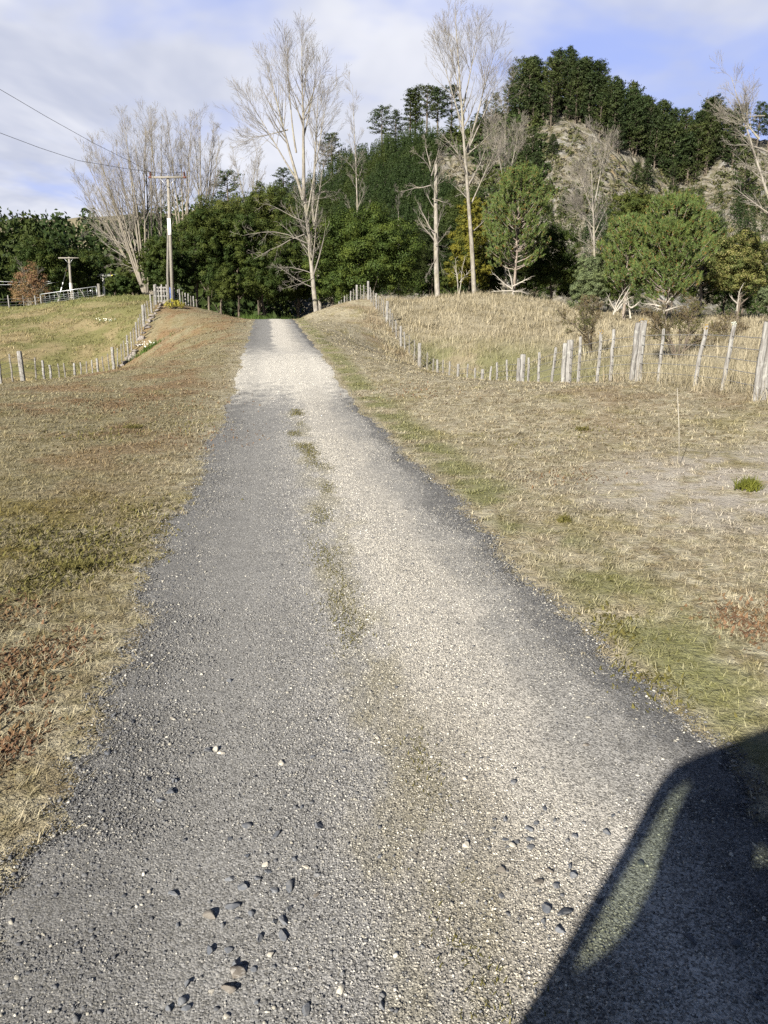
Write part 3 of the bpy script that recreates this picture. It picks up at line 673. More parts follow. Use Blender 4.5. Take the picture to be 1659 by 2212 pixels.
poplar('bare_poplar',1026,80,[(None,None,1000,20,1),(1010,330,1070,90,.4),(1006,300,945,90,.34),(1008,330,1085,170,.32),(1000,230,1040,60,.3),(1003,260,965,60,.3),(1018,440,1070,330,.3)],3.4,
  'tallest bare poplar with a straight pale trunk in the straw paddock',r=.30,frm=.42,up=.45,kids=1.15,dense=.86,extra=[(1018,440,980,380,.2),(1016,380,960,300,.2),(1022,500,1075,440,.16),(1014,330,1080,280,.2)])
poplar('snapped_poplar',946,78,[(None,None,930,352,1)],2.8,'bare tree with a snapped pale top and thin side shoots',r=.33,frm=.45,up=.7,kids=.8,ang=(.4,.9),tap=.45,
  extra=[(930,360,915,290,.2),(932,380,950,295,.2),(932,400,865,420,.2),(934,430,975,440,.18),(938,500,900,470,.14),(940,530,975,500,.12),(942,560,915,600,.12),(940,500,968,590,.12),(930,370,905,310,.15)])
poplar('bare_tree',1094,98,[(None,None,1088,250,1),(1090,400,1065,265,.5),(1090,420,1125,270,.5)],3.0,'pale bare tree spreading behind the tallest poplar',r=.2,frm=.4,up=.55,kids=1.4)
poplar('bare_tree',1288,86,[(None,None,1278,290,1),(1286,470,1245,360,.45),(1284,440,1312,300,.5),(1287,500,1240,440,.4)],2.8,'bare tree with upswept branches in front of the cliff',r=.2,frm=.35,up=.5,kids=1.4,extra=[(1288,540,1240,500,.2),(1288,520,1315,470,.2)])
poplar('leaning_bare_tree',1745,60,[(None,None,1597,160,1),(1640,300,1600,255,.4)],3.0,'bare tree leaning in over the right edge of the picture',r=.24,frm=.4,up=.2,kids=1.0,extra=[(1652,250,1600,245,.2),(1662,330,1585,280,.3),(1670,380,1610,350,.25)])
poplar('bare_tree',864,92,[(None,None,861,420,1)],1.6,'short bare tree poking up between the evergreen and the snapped poplar',r=.14,frm=.55,kids=.9)
# left clump: many leaning stems from stools hidden behind the bank
def clump(bpx,Y,tops,Lb,label,y0=640,r=.17,frm=.35,low=()):
    poplar('bare_willow',bpx,Y,[(bpx+(x1-bpx)*.05,y0,x1,y1,1) for x1,y1 in tops],Lb,label,r=r,frm=frm,up=.45,kids=1.0,dense=.84,ang=(.3,.65),tm=MAT_WILLOW,cm=MAT_TWIG,extra=low)
clump(318,88,[(222,330),(262,300),(300,255),(245,390),(205,370),(240,310),(280,275),(322,262)],3.6,'many stemmed bare willow leaning left behind the timber power pole',y0=640,low=[(300,560,200,470,.3),(290,540,175,490,.3),(300,570,215,560,.3),(310,590,235,540,.3)])
clump(330,92,[(190,420),(180,350),(330,270),(285,290),(168,395),(215,330),(255,350)],3.6,'bare willow with the lowest sweeping stems at the left of the clump',y0=640)
clump(352,94,[(350,285),(318,260),(375,330),(338,300)],3.2,'upright bare willow rising straight behind the timber power pole',y0=620)
clump(398,104,[(370,270),(395,275),(420,290),(352,300),(408,265)],3.2,'bare poplar with fine upswept twigs right of the timber power pole',y0=560)
clump(436,104,[(440,265),(462,285),(478,320),(428,275),(452,270)],3.0,'bare poplar beside the lone dark pine on the skyline',y0=560)
clump(540,125,[(515,340),(548,320),(560,350)],3.0,'faint bare trees further off behind the dark evergreens',y0=500,r=.14)
# ------------------------------------------------------------------ evergreens in the middle distance
def blob_tree(name,bpx,Y,x0,x1,ytop,ybot,label,mat,n=9000,size=.26,lobes=9,shape='round',clumps=26,spread=.2,tr=.16,group=None,asp=.6,skirt=0,bark=None):
    b=base_at(bpx,Y); top=P(bpx,ytop,Y)[2]; bot=P(bpx,ybot,Y)[2]; wl=(x1-x0)/FD*Y*1.0; xc=P((x0+x1)/2,(ytop+ybot)/2,Y)[0]-b[0]
    root=empty(name,b); tag(root,label,'tree',group)
    Ht=top-bot; z0=bot-b[2]
    lb=auto_lobes(wl,Ht,lobes,z0,shape,wl*.9)
    V,F=lobes_to_leaves(lb,int(n*3.4),size*.58,max(12,clumps//2),spread*1.35,asp=asp); V=V+np.array([xc,0,0])
    mesh('crown',V,F,mat,root)
    segs=[]; grow(segs,(0,0,-.2),(xc*.6+.01,0,z0+Ht*.8),max(1.5,z0+Ht*.75),tr,0,{'rmin':.03,0:dict(n=9,jit=.05,trop=(0,0,.05),**{'from':.2},kids=1.2,ang=(.5,1.0),tap=.8),1:dict(L=Ht*.4,r=tr*.45,n=5,jit=.1,trop=(0,0,.3),**{'from':2},kids=0,ang=(.4,.8))})
    S=np.array(segs); V,F=tubes(S[S[:,8]==0][:,:8],6); mesh('trunk',V,F,bark or MAT_BARK,root,True)
    if (S[:,8]>0).any(): V,F=tubes(S[S[:,8]>0][:,:8],5); mesh('limb_crown',V,F,bark or MAT_BARK,root)
    return root
W='dark wattle tree'
blob_tree('wattle_tree',352,78,298,400,500,650,'low dark wattle tree behind the fence corner and the timber pole',L_WATTLE,9000,.24)
blob_tree('wattle_tree',425,82,370,490,432,668,'dark wattle tree just right of the timber power pole',L_WATTLE,13000,.25,11)
blob_tree('wattle_tree',455,92,390,540,412,600,'tall olive wattle tree with a lighter top behind the dark wattles',L_WATTLE2,12000,.26,10)
blob_tree('wattle_tree',515,84,455,570,425,640,'big dark wattle tree left of the bare leaning poplar',L_WATTLE,14000,.25,11)
blob_tree('wattle_tree',560,98,500,640,398,560,'broad olive wattle tree topping the dark thicket at the road end',L_WATTLE2,11000,.27,10)
blob_tree('wattle_tree',575,82,530,632,530,668,'low dark wattle hanging over the end of the road',L_WATTLE,10000,.22,9)
blob_tree('wattle_tree',645,90,590,700,440,660,'dark shaded wattle behind the leaning poplar trunk',L_WATTLE,10000,.25,9)
blob_tree('wattle_tree',475,76,440,520,560,672,'small dark wattle low on the bank left of the road end',L_WATTLE,6000,.2,6)
blob_tree('round_evergreen',792,80,682,902,445,665,'large round evergreen tree beyond the fence corner on the knoll',L_ROUND,26000,.27,15,clumps=30,spread=.19)
blob_tree('round_evergreen',720,78,682,770,575,672,'low leafy evergreen bush skirting the big round tree',L_ROUND,8000,.22,7)
blob_tree('golden_conifer',1012,92,962,1068,415,640,'golden green conifer behind the tallest poplar',L_GOLD,12000,.24,11,'cone',clumps=22,spread=.17)
blob_tree('dark_evergreen',1190,88,1130,1250,475,650,'dark evergreen tree between the two green pines',L_WATTLE,13000,.24,11)
blob_tree('dark_evergreen',930,100,880,985,470,650,'dark evergreen behind the snapped poplar',L_RIDGE2,7000,.26,8)
blob_tree('dark_evergreen',1080,100,1030,1130,470,650,'dark evergreen filling the gap behind the golden conifer',L_RIDGE2,7000,.26,8)
blob_tree('grey_green_bush',1266,72,1234,1312,542,690,'grey green bushy tree at the edge of the straw paddock',L_GREY,11000,.17,9,clumps=30)
blob_tree('yellow_green_tree',1372,104,1312,1432,403,560,'yellow green tree rising behind the big pine below the cliff',L_WATTLE2,12000,.28,10,clumps=34,spread=.16)
blob_tree('yellowing_tree',1592,70,1535,1652,478,668,'yellowing tree with sparse brown foliage at the right',L_YEL,13000,.2,11,clumps=24,spread=.22)
blob_tree('dark_evergreen',1560,82,1500,1625,560,680,'low dark evergreen in shade behind the yellowing tree',L_WATTLE,7000,.24,7)
blob_tree('grey_green_bush',1668,62,1640,1700,610,668,'small green bush cut by the right edge of the picture',L_GREY,4000,.16,5)
blob_tree('dark_evergreen',1330,92,1280,1385,560,680,'dark evergreen in shade left of the big pine',L_WATTLE,7000,.24,7)
blob_tree('dark_evergreen',1450,98,1400,1500,500,680,'dark evergreen in shade behind the big pine',L_WATTLE,7000,.26,7)
blob_tree('dark_tree',82,112,28,150,508,650,'dark spreading tree in front of the plantation at the far left',L_WATTLE,9000,.32,9)
blob_tree('dark_tree',165,118,112,232,540,650,'dark olive tree behind the small T shaped power pole',L_WATTLE,9000,.32,9)
blob_tree('hedge_bush',250,84,226,300,592,640,'low dark bush at the right of the farm gate',L_WATTLE,5000,.22,6)
blob_tree('hedge_bush',300,90,262,342,530,640,'olive bush under the leaning willows',L_WATTLE2,6000,.22,7)
for i,(px,Y,x0,x1,yt,l) in enumerate([(640,86,596,688,585,'black shaded bush at the very end of the road behind the leaning poplar'),(560,88,505,610,590,'black shaded bush at the left of the road end'),(1150,104,1100,1200,560,'low dark bush in shade at the back of the bushy pine'),(1235,100,1200,1275,570,'low dark bush under the bare tree before the cliff'),(905,106,880,945,540,'dark undergrowth bush right of the round evergreen'),(965,98,945,1000,560,'dark undergrowth bush left of the small lichen covered dead tree'),(1060,100,1030,1085,545,'dark bush between the tallest poplar and the bushy pine'),(1310,98,1270,1350,540,'dark bush left behind the pine cluster'),(1010,110,960,1060,500,'tall dark bush behind the golden conifer'),(1600,95,1540,1680,520,'dark bush far back at the right behind the yellowing tree')]):
    blob_tree('dark_bush',px,Y,x0,x1,yt,662,l,L_WATTLE,6000,.26,7)
# pines with needle tufts
def pine(name,bpx,Y,x0,x1,ytop,ybot,label,nb=60,L=.42,mat=None,group=None,flat=.15,parts=5,tr=.17,lean=0):
    b=base_at(bpx,Y); root=empty(name,b); tag(root,label,'tree',group)
    top=P(bpx,ytop,Y)[2]-b[2]; bot=P(bpx,ybot,Y)[2]-b[2]; w=(x1-x0)/FD*Y/2; xc=P((x0+x1)/2,600,Y)[0]-b[0]
    segs=[]; tp=np.array([xc+lean,0,top]); N=12
    tr_pts=[np.array([xc*(i/N)**1.2,0,-.2+(top+.2)*i/N])+rng.normal(0,.05,3)*(i>0) for i in range(N+1)]
    for i in range(N): segs.append((*tr_pts[i],*tr_pts[i+1],tr*(1-i/N*.9),tr*(1-(i+1)/N*.9)))
    pos=[];dr=[]; ts=[]
    for i in range(int(nb*1.35)):
        h=rng.random()**.85; z=bot+(top-bot)*h; k=np.clip((z+.2)/(top+.2)*N,0,N-1e-6); ii=int(k); c=tr_pts[ii]+(tr_pts[ii+1]-tr_pts[ii])*(k-ii)
        a=rng.uniform(0,2*np.pi); rr=w*(math.sqrt(max(.03,1-(1.75*h-.6)**2*.78)) )*rng.uniform(.6,1.12)
        d=np.array([math.cos(a),math.sin(a)*.9,.28+.5*h]); d/=np.linalg.norm(d); p=c.copy(); n=7; stp=rr/n
        for s in range(n):
            d2=d+np.array([0,0,.09*s])+rng.normal(0,.09,3); d2/=np.linalg.norm(d2); q=p+d2*stp
            ts.append((*p,*q,.05*(1-s/n)+.012,.05*(1-(s+1)/n)+.012))
            if s>=2:
                for _ in range(2 if s<5 else 3):
                    e=d2*.8+np.array([0,0,.8])+rng.normal(0,.35,3); e/=np.linalg.norm(e); o=q+rng.normal(0,.12,3)*(w/2); l=rng.uniform(.3,.62)
                    ts.append((*o,*(o+e*l),.014,.008))
                    for u in np.linspace(.15,1,5): pos.append(o+e*l*u); dr.append(e)
            p=q
    V,F=tubes(np.array(segs),7); mesh('trunk',V,F,MAT_PBARK,root,True)
    pos=np.array(pos); dr=np.array(dr)
    tv=tubes(np.array(ts),4); nv=needles(pos,dr,L*.6,.030,10,.6)
    br=mesh('branch_crown',*tv,MAT_PBARK,root)
    mesh('crown',*nv,mat or L_PINE,root)
    return root
pine('young_pine',1108,78,1040,1192,392,585,'bright green bushy pine with a pale dead skirt of branches in the straw paddock',105,.45)
pine('young_pine',1348,69,1290,1415,490,640,'leftmost of the bright green pines in the big cluster on the right',85,.42)
pine('young_pine',1436,66,1362,1532,455,660,'largest bright green pine behind the wire fence on the right',135,.45)
pine('young_pine',1510,74,1462,1560,482,640,'bright green pine on the right shoulder of the big cluster',70,.42)
# dead skirts, snags and scrubby bare bushes
def snag(name,bpx,Y,stems,label,mat=None,r=.06,kids=1.2,Lb=.7,cat='dead tree',rmin=.008,crown='crown',lv3=False):
    b=base_at(bpx,Y); root=empty(name,b); tag(root,label,cat); segs=[]
    for x0,y0,x1,y1 in stems:
        p0=P(x0,y0,Y)-b; v=P(x1,y1,Y)-b-p0; v[1]+=rng.uniform(-.3,.3)*np.linalg.norm(v)
        c={'rmin':rmin,0:dict(n=9,jit=.08,**{'from':.25},kids=kids,ang=(.4,.9),tap=.8),1:dict(L=Lb,r=r*.4,n=5,jit=.12,trop=(0,0,.2),**{'from':.3 if lv3 else 2},kids=1.2 if lv3 else 0,ang=(.3,.7))}
        if lv3: c[2]=dict(L=Lb*.5,r=r*.2,n=3,jit=.15,trop=(0,0,.2),**{'from':2},kids=0,ang=(.3,.7))
        k0=len(segs); grow(segs,p0,v,np.linalg.norm(v),r,0,c); s0=np.array([q for q in segs[k0:] if q[8]==0]); mesh('stem' if len(root.children) else 'trunk',*tubes(s0[:,:8],5),mat or MAT_DEAD,root,True)
    S=np.array(segs)
    V,F=tubes(S[S[:,8]>0][:,:8],4); mesh(crown,V,F,mat or MAT_DEAD,root)
    return root
snag('dead_tree',992,75,[(990,636,985,560),(992,636,1002,555),(991,620,975,575),(993,610,1015,580)],'small pale lichen covered dead tree left of the tallest poplar',r=.05,Lb=.9)
snag('dead_tree',1108,77.2,[(1108,640,1107,575),(1107,625,1065,588),(1108,618,1150,602),(1107,628,1060,630),(1108,630,1140,632)],'fan of silvery dead branches under the bushy pine',r=.09,Lb=.9)
snag('dead_tree',1330,66,[(1325,680,1345,612),(1328,675,1352,618),(1330,672,1310,640),(1332,672,1362,640)],'leaning silvery dead stems at the left foot of the pine cluster',r=.07,Lb=.7)
snag('dead_tree',1362,66.5,[(1362,688,1366,640),(1363,665,1345,648),(1364,665,1382,655)],'short dead stump with stub branches between the dead stems and the big pine',r=.09,Lb=.6)
snag('dead_tree',1434,65,[(1432,700,1436,642),(1434,665,1400,640),(1434,662,1462,640),(1434,672,1475,665),(1434,670,1410,668)],'pale dead trunk with bare side branches below the largest pine',r=.10,Lb=.7)
snag('dead_tree',1592,66,[(1592,672,1594,610),(1592,655,1575,640)],'thin pale trunk below the yellowing tree',r=.08,Lb=.5)
def scrub(bpx,Y,stems,label,n=900,spr=.35,mat=None):
    rt=snag('scrub_bush',bpx,Y,stems,label,MAT_BARK,r=.035,kids=1.6,Lb=.75,cat='bush',rmin=.006,crown='twig_crown',lv3=True)
    b=np.array(rt.location); pos=[]
    tw=[c for c in rt.children if c.name.startswith('twig_crown')][0]; co=np.empty(len(tw.data.vertices)*3,np.float32); tw.data.vertices.foreach_get('co',co); co=co.reshape(-1,3)
    i=rng.integers(0,len(co),n); p=co[i]+rng.normal(0,.05,(n,3)); d=rnd_unit(n)+np.array([0,0,.8]); d/=np.linalg.norm(d,axis=1,keepdims=True)
    mesh('foliage',*needles(p,d,.10,.009,4,.5),mat or L_SCRUB,rt)
scrub(1282,34,[(1285,790,1240,690),(1280,780,1222,680),(1278,760,1285,660),(1275,740,1300,668),(1270,730,1215,690),(1262,715,1255,655),(1280,770,1268,665)],'sparse dark twiggy bush leaning out of the gully beyond the right fence',1500)
scrub(1462,27,[(1462,780,1440,690),(1466,775,1480,690),(1470,770,1515,670),(1460,760,1420,680),(1475,760,1545,700),(1480,750,1500,665),(1455,765,1400,690)],'dark twiggy bush beside the wire fence under the pines',1700)
scrub(1560,30,[(1560,760,1545,700),(1562,755,1580,690),(1562,750,1600,710)],'small dark twiggy bush right of the bigger one behind the fence',500)
# ------------------------------------------------------------------ russet birch
b=base_at(62,82); root=empty('russet_birch',b); tag(root,'small birch tree in russet autumn leaf beside the farm gate','tree')
segs=[]
for dx,ty,rr in [(0,566,.07),(-14,610,.05),(12,600,.05),(-22,625,.045),(6,580,.05),(18,620,.04)]:
    v=P(66+dx*1.2,ty,82)-b; grow(segs,(0,0,-.1),v,np.linalg.norm(v),rr,0,{'rmin':.008,0:dict(n=10,jit=.06,**{'from':.2},kids=1.5,ang=(.4,.8),tap=.9),1:dict(L=1.3,r=.025,n=6,jit=.12,trop=(0,0,.3),**{'from':.3},kids=1.0,ang=(.4,.8)),2:dict(L=.6,r=.01,n=3,jit=.15,**{'from':2},kids=0,ang=(.4,.8))})
S=np.array(segs); mesh('trunk',*tubes(S[S[:,8]==0][:,:8],5),MAT_POPLAR,root,True); mesh('crown',*tubes(S[S[:,8]>0][:,:8],3),MAT_TWIG,root)
lb=[]
for px,py,rx,rz in [(65,585,.75,.9),(55,605,1.1,1.0),(78,605,1.0,1.0),(45,625,1.1,1.1),(70,628,1.3,1.1),(88,630,.9,1.1),(60,648,1.5,.8),(38,640,.8,.9)]:
    q=P(px,py,82)-b; lb.append((q[0],q[1],q[2],rx,rx,rz))
V,F=lobes_to_leaves(lb,8000,.11,30,.28); mesh('leaves',V,F,L_RUSSET,root)
# ------------------------------------------------------------------ plantation stands (masses)
def conifer_proto(h,w,n):
    hh=rng.random(n)**.8; a=rng.uniform(0,2*np.pi,n); r=w*(1-hh)**.8*rng.uniform(.35,1,n)+.05
    p=np.stack([np.cos(a)*r,np.sin(a)*r,hh*h],1); nn=np.stack([np.cos(a),np.sin(a),.5+0*a],1)+rng.normal(0,.5,(n,3)); nn/=np.linalg.norm(nn,axis=1,keepdims=True)
    return quads(p,nn,(.27*w+.006)*rng.uniform(.7,1.5,n)*(1.15-.5*hh),.5)
PRO=[conifer_proto(1,.22,170) for _ in range(5)]
def stand(name,pts,hts,label,mat,cat='forest'):
    parts=[]
    for i,(p,h) in enumerate(zip(pts,hts)):
        V,F=PRO[i%5]; a=rng.uniform(0,6.28); c,s=math.cos(a),math.sin(a); Vr=np.c_[V[:,0]*c-V[:,1]*s,V[:,0]*s+V[:,1]*c,V[:,2]]
        parts.append((Vr*h+np.array([p[0],p[1],p[2]-.2]),F))
    V,F=join(parts); return tag(mesh(name,V,F,mat),label,cat,kind='stuff')
from_poly=lambda poly,n:[q for q in np.c_[rng.uniform(min(x for x,_ in poly),max(x for x,_ in poly),n),rng.uniform(min(y for _,y in poly),max(y for _,y in poly),n)] if inside(q,poly)]
def inside(q,poly):
    x,y=q; c=False; j=len(poly)-1
    for i in range(len(poly)):
        xi,yi=poly[i]; xj,yj=poly[j]
        if (yi>y)!=(yj>y) and x<(xj-xi)*(y-yi)/(yj-yi)+xi: c=not c
        j=i
    return c
def hill_pts(poly,n):
    o=[]
    for q in from_poly(poly,n):
        h=hit(q[0],q[1],130)
        if h is not None and h[1]<300: o.append(h)
    return o
pp=hill_pts([(440,505),(560,430),(650,385),(750,335),(830,322),(905,300),(955,330),(930,390),(960,420),(1010,470),(1010,640),(420,640)],4200)
pp+=hill_pts([(940,420),(1010,440),(1200,470),(1330,455),(1440,455),(1659,440),(1659,560),(1000,640),(940,640)],420)
stand('young_pine_plantation',pp,rng.uniform(4.5,7.0,len(pp)),'close planted dark young pines covering the left flank of the hill',L_PLANT)
pp=[np.array([x,y,z1(x,y) if y<130 else float(Hh(x,y).ravel()[0])]) for x,y in zip(rng.uniform(-150,-22,330),rng.uniform(138,200,330))]
stand('pine_plantation',pp,rng.uniform(18,21.5,len(pp)),'tall dark pine plantation across the far left background',L_PLANT)
pp=[]
for x,y in zip(rng.uniform(60,130,170),rng.uniform(112,150,170)): pp.append(np.array([x,y,float(Hh(x,y).ravel()[0])]))
stand('pine_seedlings',pp,rng.uniform(7,11,len(pp)),'young pines in a row below the foot of the cliff at the right',L_PLANT)
# ------------------------------------------------------------------ old pines on the hilltop: individuals sharing a few crowns
def old_pine_mesh(h,w,frm,seed,mat_i,cone):
    g=np.random.default_rng(seed); pos=[];nn=[];ts=[]
    nbr=36
    for i in range(nbr):
        f=frm+(1-frm)*(i+.5)/nbr; z=h*f; a=i*2.4+g.uniform(-.5,.5); u=(f-frm)/(1-frm)
        rr=w*((1-u)**.75+.12 if cone else math.sqrt(max(.06,1-(1.5*u-.45)**2*.75)))*g.uniform(.55,1.1)
        d=np.array([math.cos(a),math.sin(a),.12+.35*u]); n=6; p=np.array([0,0,z]); st=rr/n
        for s in range(n):
            q=p+d*st+np.array([0,0,.03*s*st]); ts.append((*p,*q,.10*(1-s/n)+.03,.10*(1-(s+1)/n)+.03))
            if s>=2:
                for _ in range(15):
                    o=g.normal(0,1,3)*np.array([.55,.55,.3]); pos.append(q+o+[0,0,.3]); v=o*1.3+np.array([0,0,.55])+g.normal(0,.35,3); nn.append(v/np.linalg.norm(v))
            p=q
    tk=[(0,0,-1,0,0,h*.5,.34,.26),(0,0,h*.5,0,0,h,.26,.05)]
    return tubes(np.array(tk),6),quads(np.array(pos),np.array(nn),(.62*g.uniform(.6,1.4,len(pos))),.5),tubes(np.array(ts),3)
OLD=[]
for i,(h,w,frm,cone) in enumerate([(24,4.2,.40,False),(22,4.8,.34,False),(26,3.6,.28,True),(20,4.6,.22,False),(23,3.9,.12,True),(16,3.6,.08,True),(24,5.2,.5,False)]):
    t,c,bb=old_pine_mesh(h,w,frm,100+i,i,cone); root=empty('old_pine',(0,0,0))
    mesh('trunk',*t,MAT_BARK,root); mesh('crown',*c,L_RIDGE if i%3 else L_RIDGE2,root); mesh('branch_crown',*bb,MAT_BARK,root); OLD.append((root,h))
def copy_tree(o):
    c=o.copy(); COL.objects.link(c)
    for ch in o.children:
        d=ch.copy(); COL.objects.link(d); d.parent=c
    return c
used=set()
def put_old(k,p,h,label,group=None,wide=1.0):
    root,h0=OLD[k]
    o=root if k not in used else copy_tree(root); used.add(k)
    o.location=[float(v) for v in p]; s=h/h0; o.scale=(s*wide*rng.uniform(.9,1.12),)*2+(s,); o.rotation_euler=(0,0,rng.uniform(0,6.28)); tag(o,label,'tree',group); return o
def c3(cx,cy): return ((1400+cx*.6631)/1.507,(100+cy*.6631)/1.507)
G='old pines crowding the hilltop'
# (crop x of top, top y, foot y, kind, distance)
for cx,cy,fy,k in [(430,128,330,1),(515,120,340,0),(620,98,360,6),(680,80,380,2),(758,125,380,0),(820,148,400,1),(860,220,420,3),(935,205,430,0),(990,210,450,3),(1045,250,470,1),(1090,262,470,2),(1140,298,480,4),(1215,282,490,1),(1290,325,500,0),(1250,300,500,3),(1320,390,520,4)]:
    x,y=c3(cx,cy); xf,yf=c3(cx,fy)
    yg=np.interp(xf,[1000,1100,1200,1300,1400,1480,1545],[272,222,200,212,238,262,257])+6
    h=hit(xf,max(yf,yg),130)
    if h is None: continue
    Ht=P(x,y,h[1])[2]-h[2]; put_old(k,h-np.array([0,0,.6]),Ht,'tall dark pine on the crest of the hill, its top against the sky','pines along the hill crest')
for cx,cy,fy,k in [(205,215,400,0),(30,270,420,1),(300,205,400,3),(345,215,400,0),(140,255,420,4),(250,260,440,3),(170,300,450,3),(80,330,470,1),(380,260,430,3),(320,300,470,3),(0,300,460,3),(270,330,500,4)]:
    x,y=c3(cx,cy); xf,yf=c3(cx,fy); h=hit(xf,yf,130)
    if h is None: continue
    Ht=P(x,y,h[1])[2]-h[2]; put_old(k,h-np.array([0,0,.6]),Ht,'dark pine on the crest seen through the tallest bare poplar','pines behind the tallest poplar')
for x,y,yf,k,l in [(717,288,352,3,'lone round topped pine on the skyline right of the leaning poplar'),(491,370,402,3,'small lone pine low on the skyline left of the thicket'),(825,232,330,6,'umbrella shaped pine standing clear on the ridge'),(855,236,322,4,'narrow dark pine beside the umbrella shaped one on the ridge'),(886,190,298,2,'spiky tiered pine with bare lower trunk on the ridge'),(897,188,300,2,'second spiky tiered pine close by the first on the ridge'),(922,186,292,6,'flat topped pine with thin pale trunks on the ridge'),(945,190,292,0,'pine at the left end of the hilltop wood'),(975,185,288,1,'pine with a ragged crown at the left end of the hilltop wood'),(612,362,392,3,'small dark pine seen through the leaning poplar')]:
    h=hit(x,yf,130)
    if h is None: h=P(x,yf,250); h[2]=float(Hh(h[0],h[1]).ravel()[0])
    Ht=P(x,y,h[1])[2]-h[2]; put_old(k,h-np.array([0,0,.5]),max(Ht,5),l,wide=1.5)
wood=[(395,300),(560,290),(760,330),(900,420),(1100,470),(1330,470),(1450,480),(1560,560),(1500,620),(1480,700),(1420,640),(1350,720),(1260,770),(1180,780),(1130,700),(1060,650),(960,610),(880,600),(860,560),(760,490),(640,460),(560,500),(470,480),(390,400)]
n=0
for q in from_poly(wood,520):
    x,y=c3(*q); h=hit(x,y,130)
    if h is None or h[1]>248: continue
    n+=1
    if n>165: break
    put_old(int(rng.choice([1,3,3,4,4,5,5])),h-np.array([0,0,.8]),(rng.uniform(11,16) if h[1]<238 else rng.uniform(9,12)),'dark pine massed with others on the slope under the hill crest',G)
for cx,cy,fy,k,l in [(1530,570,870,3,'dark pointed pine standing alone in front of the pale cliff'),(1320,770,885,3,'small dark pine at the foot of the bare rock slab'),(1010,640,760,5,'dark pine clinging to the cliff left of the pale rock spur'),(1060,620,770,5,'ragged dark pine on the cliff beside the pale rock spur'),(1190,650,800,4,'dark pine at the lower edge of the hilltop wood above the cliff'),(600,500,620,5,'small dark pine in the gully of the tan cliff'),(500,470,640,3,'dark pine on the left side of the tan cliff'),(470,560,700,3,'lower dark pine on the left side of the tan cliff'),(650,800,920,4,'young dark pine below the tan cliff'),(720,770,880,5,'slim young pine below the tan cliff'),(1480,370,470,1,'pine left of the gap with the shed on the far ridge'),(1600,350,600,0,'broad pine behind the leaning bare tree'),(1500,360,560,6,'round headed pine right of the shed on the ridge'),(1655,360,600,1,'broad pine at the right edge of the hilltop'),
 (420,440,560,3,'dark pine on the upper left edge of the cliff'),(450,520,640,5,'small pine on the left flank of the cliff, above its foot'),(520,590,720,5,'squat pine in the tan scree left of the cliff gully'),(350,440,540,3,'dark pine behind the pale spreading tree on the hill'),(280,430,540,4,'pine half hidden by the tallest poplar on the hill'),(230,400,520,3,'pine on the slope right behind the tallest poplar trunk'),(100,420,540,3,'pine on the slope left of the tallest poplar trunk'),(50,400,520,1,'spreading pine on the slope between the two pale trunks'),(545,660,740,5,'low dark pine by the foot of the left cliff')]:
    x,y=c3(cx,cy); xf,yf=c3(cx,fy); h=hit(xf,yf,130)
    if h is None: continue
    Ht=P(x,y,h[1])[2]-h[2]; put_old(k,h-np.array([0,0,.5]),Ht,l,wide=1.25)
# dark scrub and tan tussock scattered on the hill faces
def hill_scrub(name,poly,n,mat,label,r=(.8,2.0),q=40,sz=.6):
    parts=[]
    for p in hill_pts(poly,n):
        s=rng.uniform(*r); pos=rnd_unit(q)*np.array([s,s,s*.7])*rng.uniform(.5,1,(q,1))+p+np.array([0,0,s*.4]); nn=rnd_unit(q)+np.array([0,-.3,.5]); nn/=np.linalg.norm(nn,axis=1,keepdims=True)
        parts.append(quads(pos,nn,sz*rng.uniform(.5,1.5,q),.6))
    V,F=join(parts); tag(mesh(name,V,F,mat),label,'scrub',kind='stuff')
cp=lambda L:[c3(*q) for q in L]
hill_scrub('cliff_scrub',cp([(400,440),(560,490),(700,470),(900,640),(1100,690),(1500,700),(1659,560),(1659,900),(300,900),(250,560)]),900,L_HSCRUB,'dark low scrub dotted over the cliff face',(.5,1.5),34,.5)
hill_scrub('tussock',cp([(100,520),(560,480),(700,470),(900,640),(1200,790),(1659,560),(1659,900),(100,900)]),700,L_TAN,'tan tussock and dead scrub over the cliff face',(.3,.9),26,.4)
hill_scrub('hillside_scrub',cp([(-900,480),(-700,330),(-520,300),(-200,330),(50,380),(380,420),(380,560),(100,560),(-300,600),(-700,640)]),420,L_RIDGE2,'dark bushes on the hillside under the ridge pines',(1.2,3.0),70,.8)
hill_scrub('hillside_bushes',[(860,290),(960,250),(1100,205),(1175,280),(1190,440),(1130,520),(1010,520),(1005,425),(1050,400),(1020,345),(900,325)],420,L_RIDGE2,'dark bushes hiding the left end of the cliff behind the tallest poplar',(1.2,2.8),80,.75)
hill_scrub('pale_scrub',[(890,330),(1000,350),(1060,400),(1000,440),(900,425),(820,395)],230,L_TAN,'pale seed headed scrub on the slope behind the poplars',(.5,1.3),34,.5)
# ------------------------------------------------------------------ shed on the far ridge
hx_=P(1537,258,262); hx_[2]=float(hz(hx_[0],262))+.3
root=empty('ridge_shed',hx_,.3); tag(root,'tiny pale shed with a low roof on the ridge in the gap between pines','shed')
mesh('wall',*box((0,0,1.4),(5.5,4,2.8)),MAT_CONC,root); mesh('roof',*box((0,0,2.95),(6.2,4.8,.22)),MAT_GALV,root)
mesh('window',*box((.9,-2.02,1.6),(1.2,.06,.9)),MAT_LINE,root)
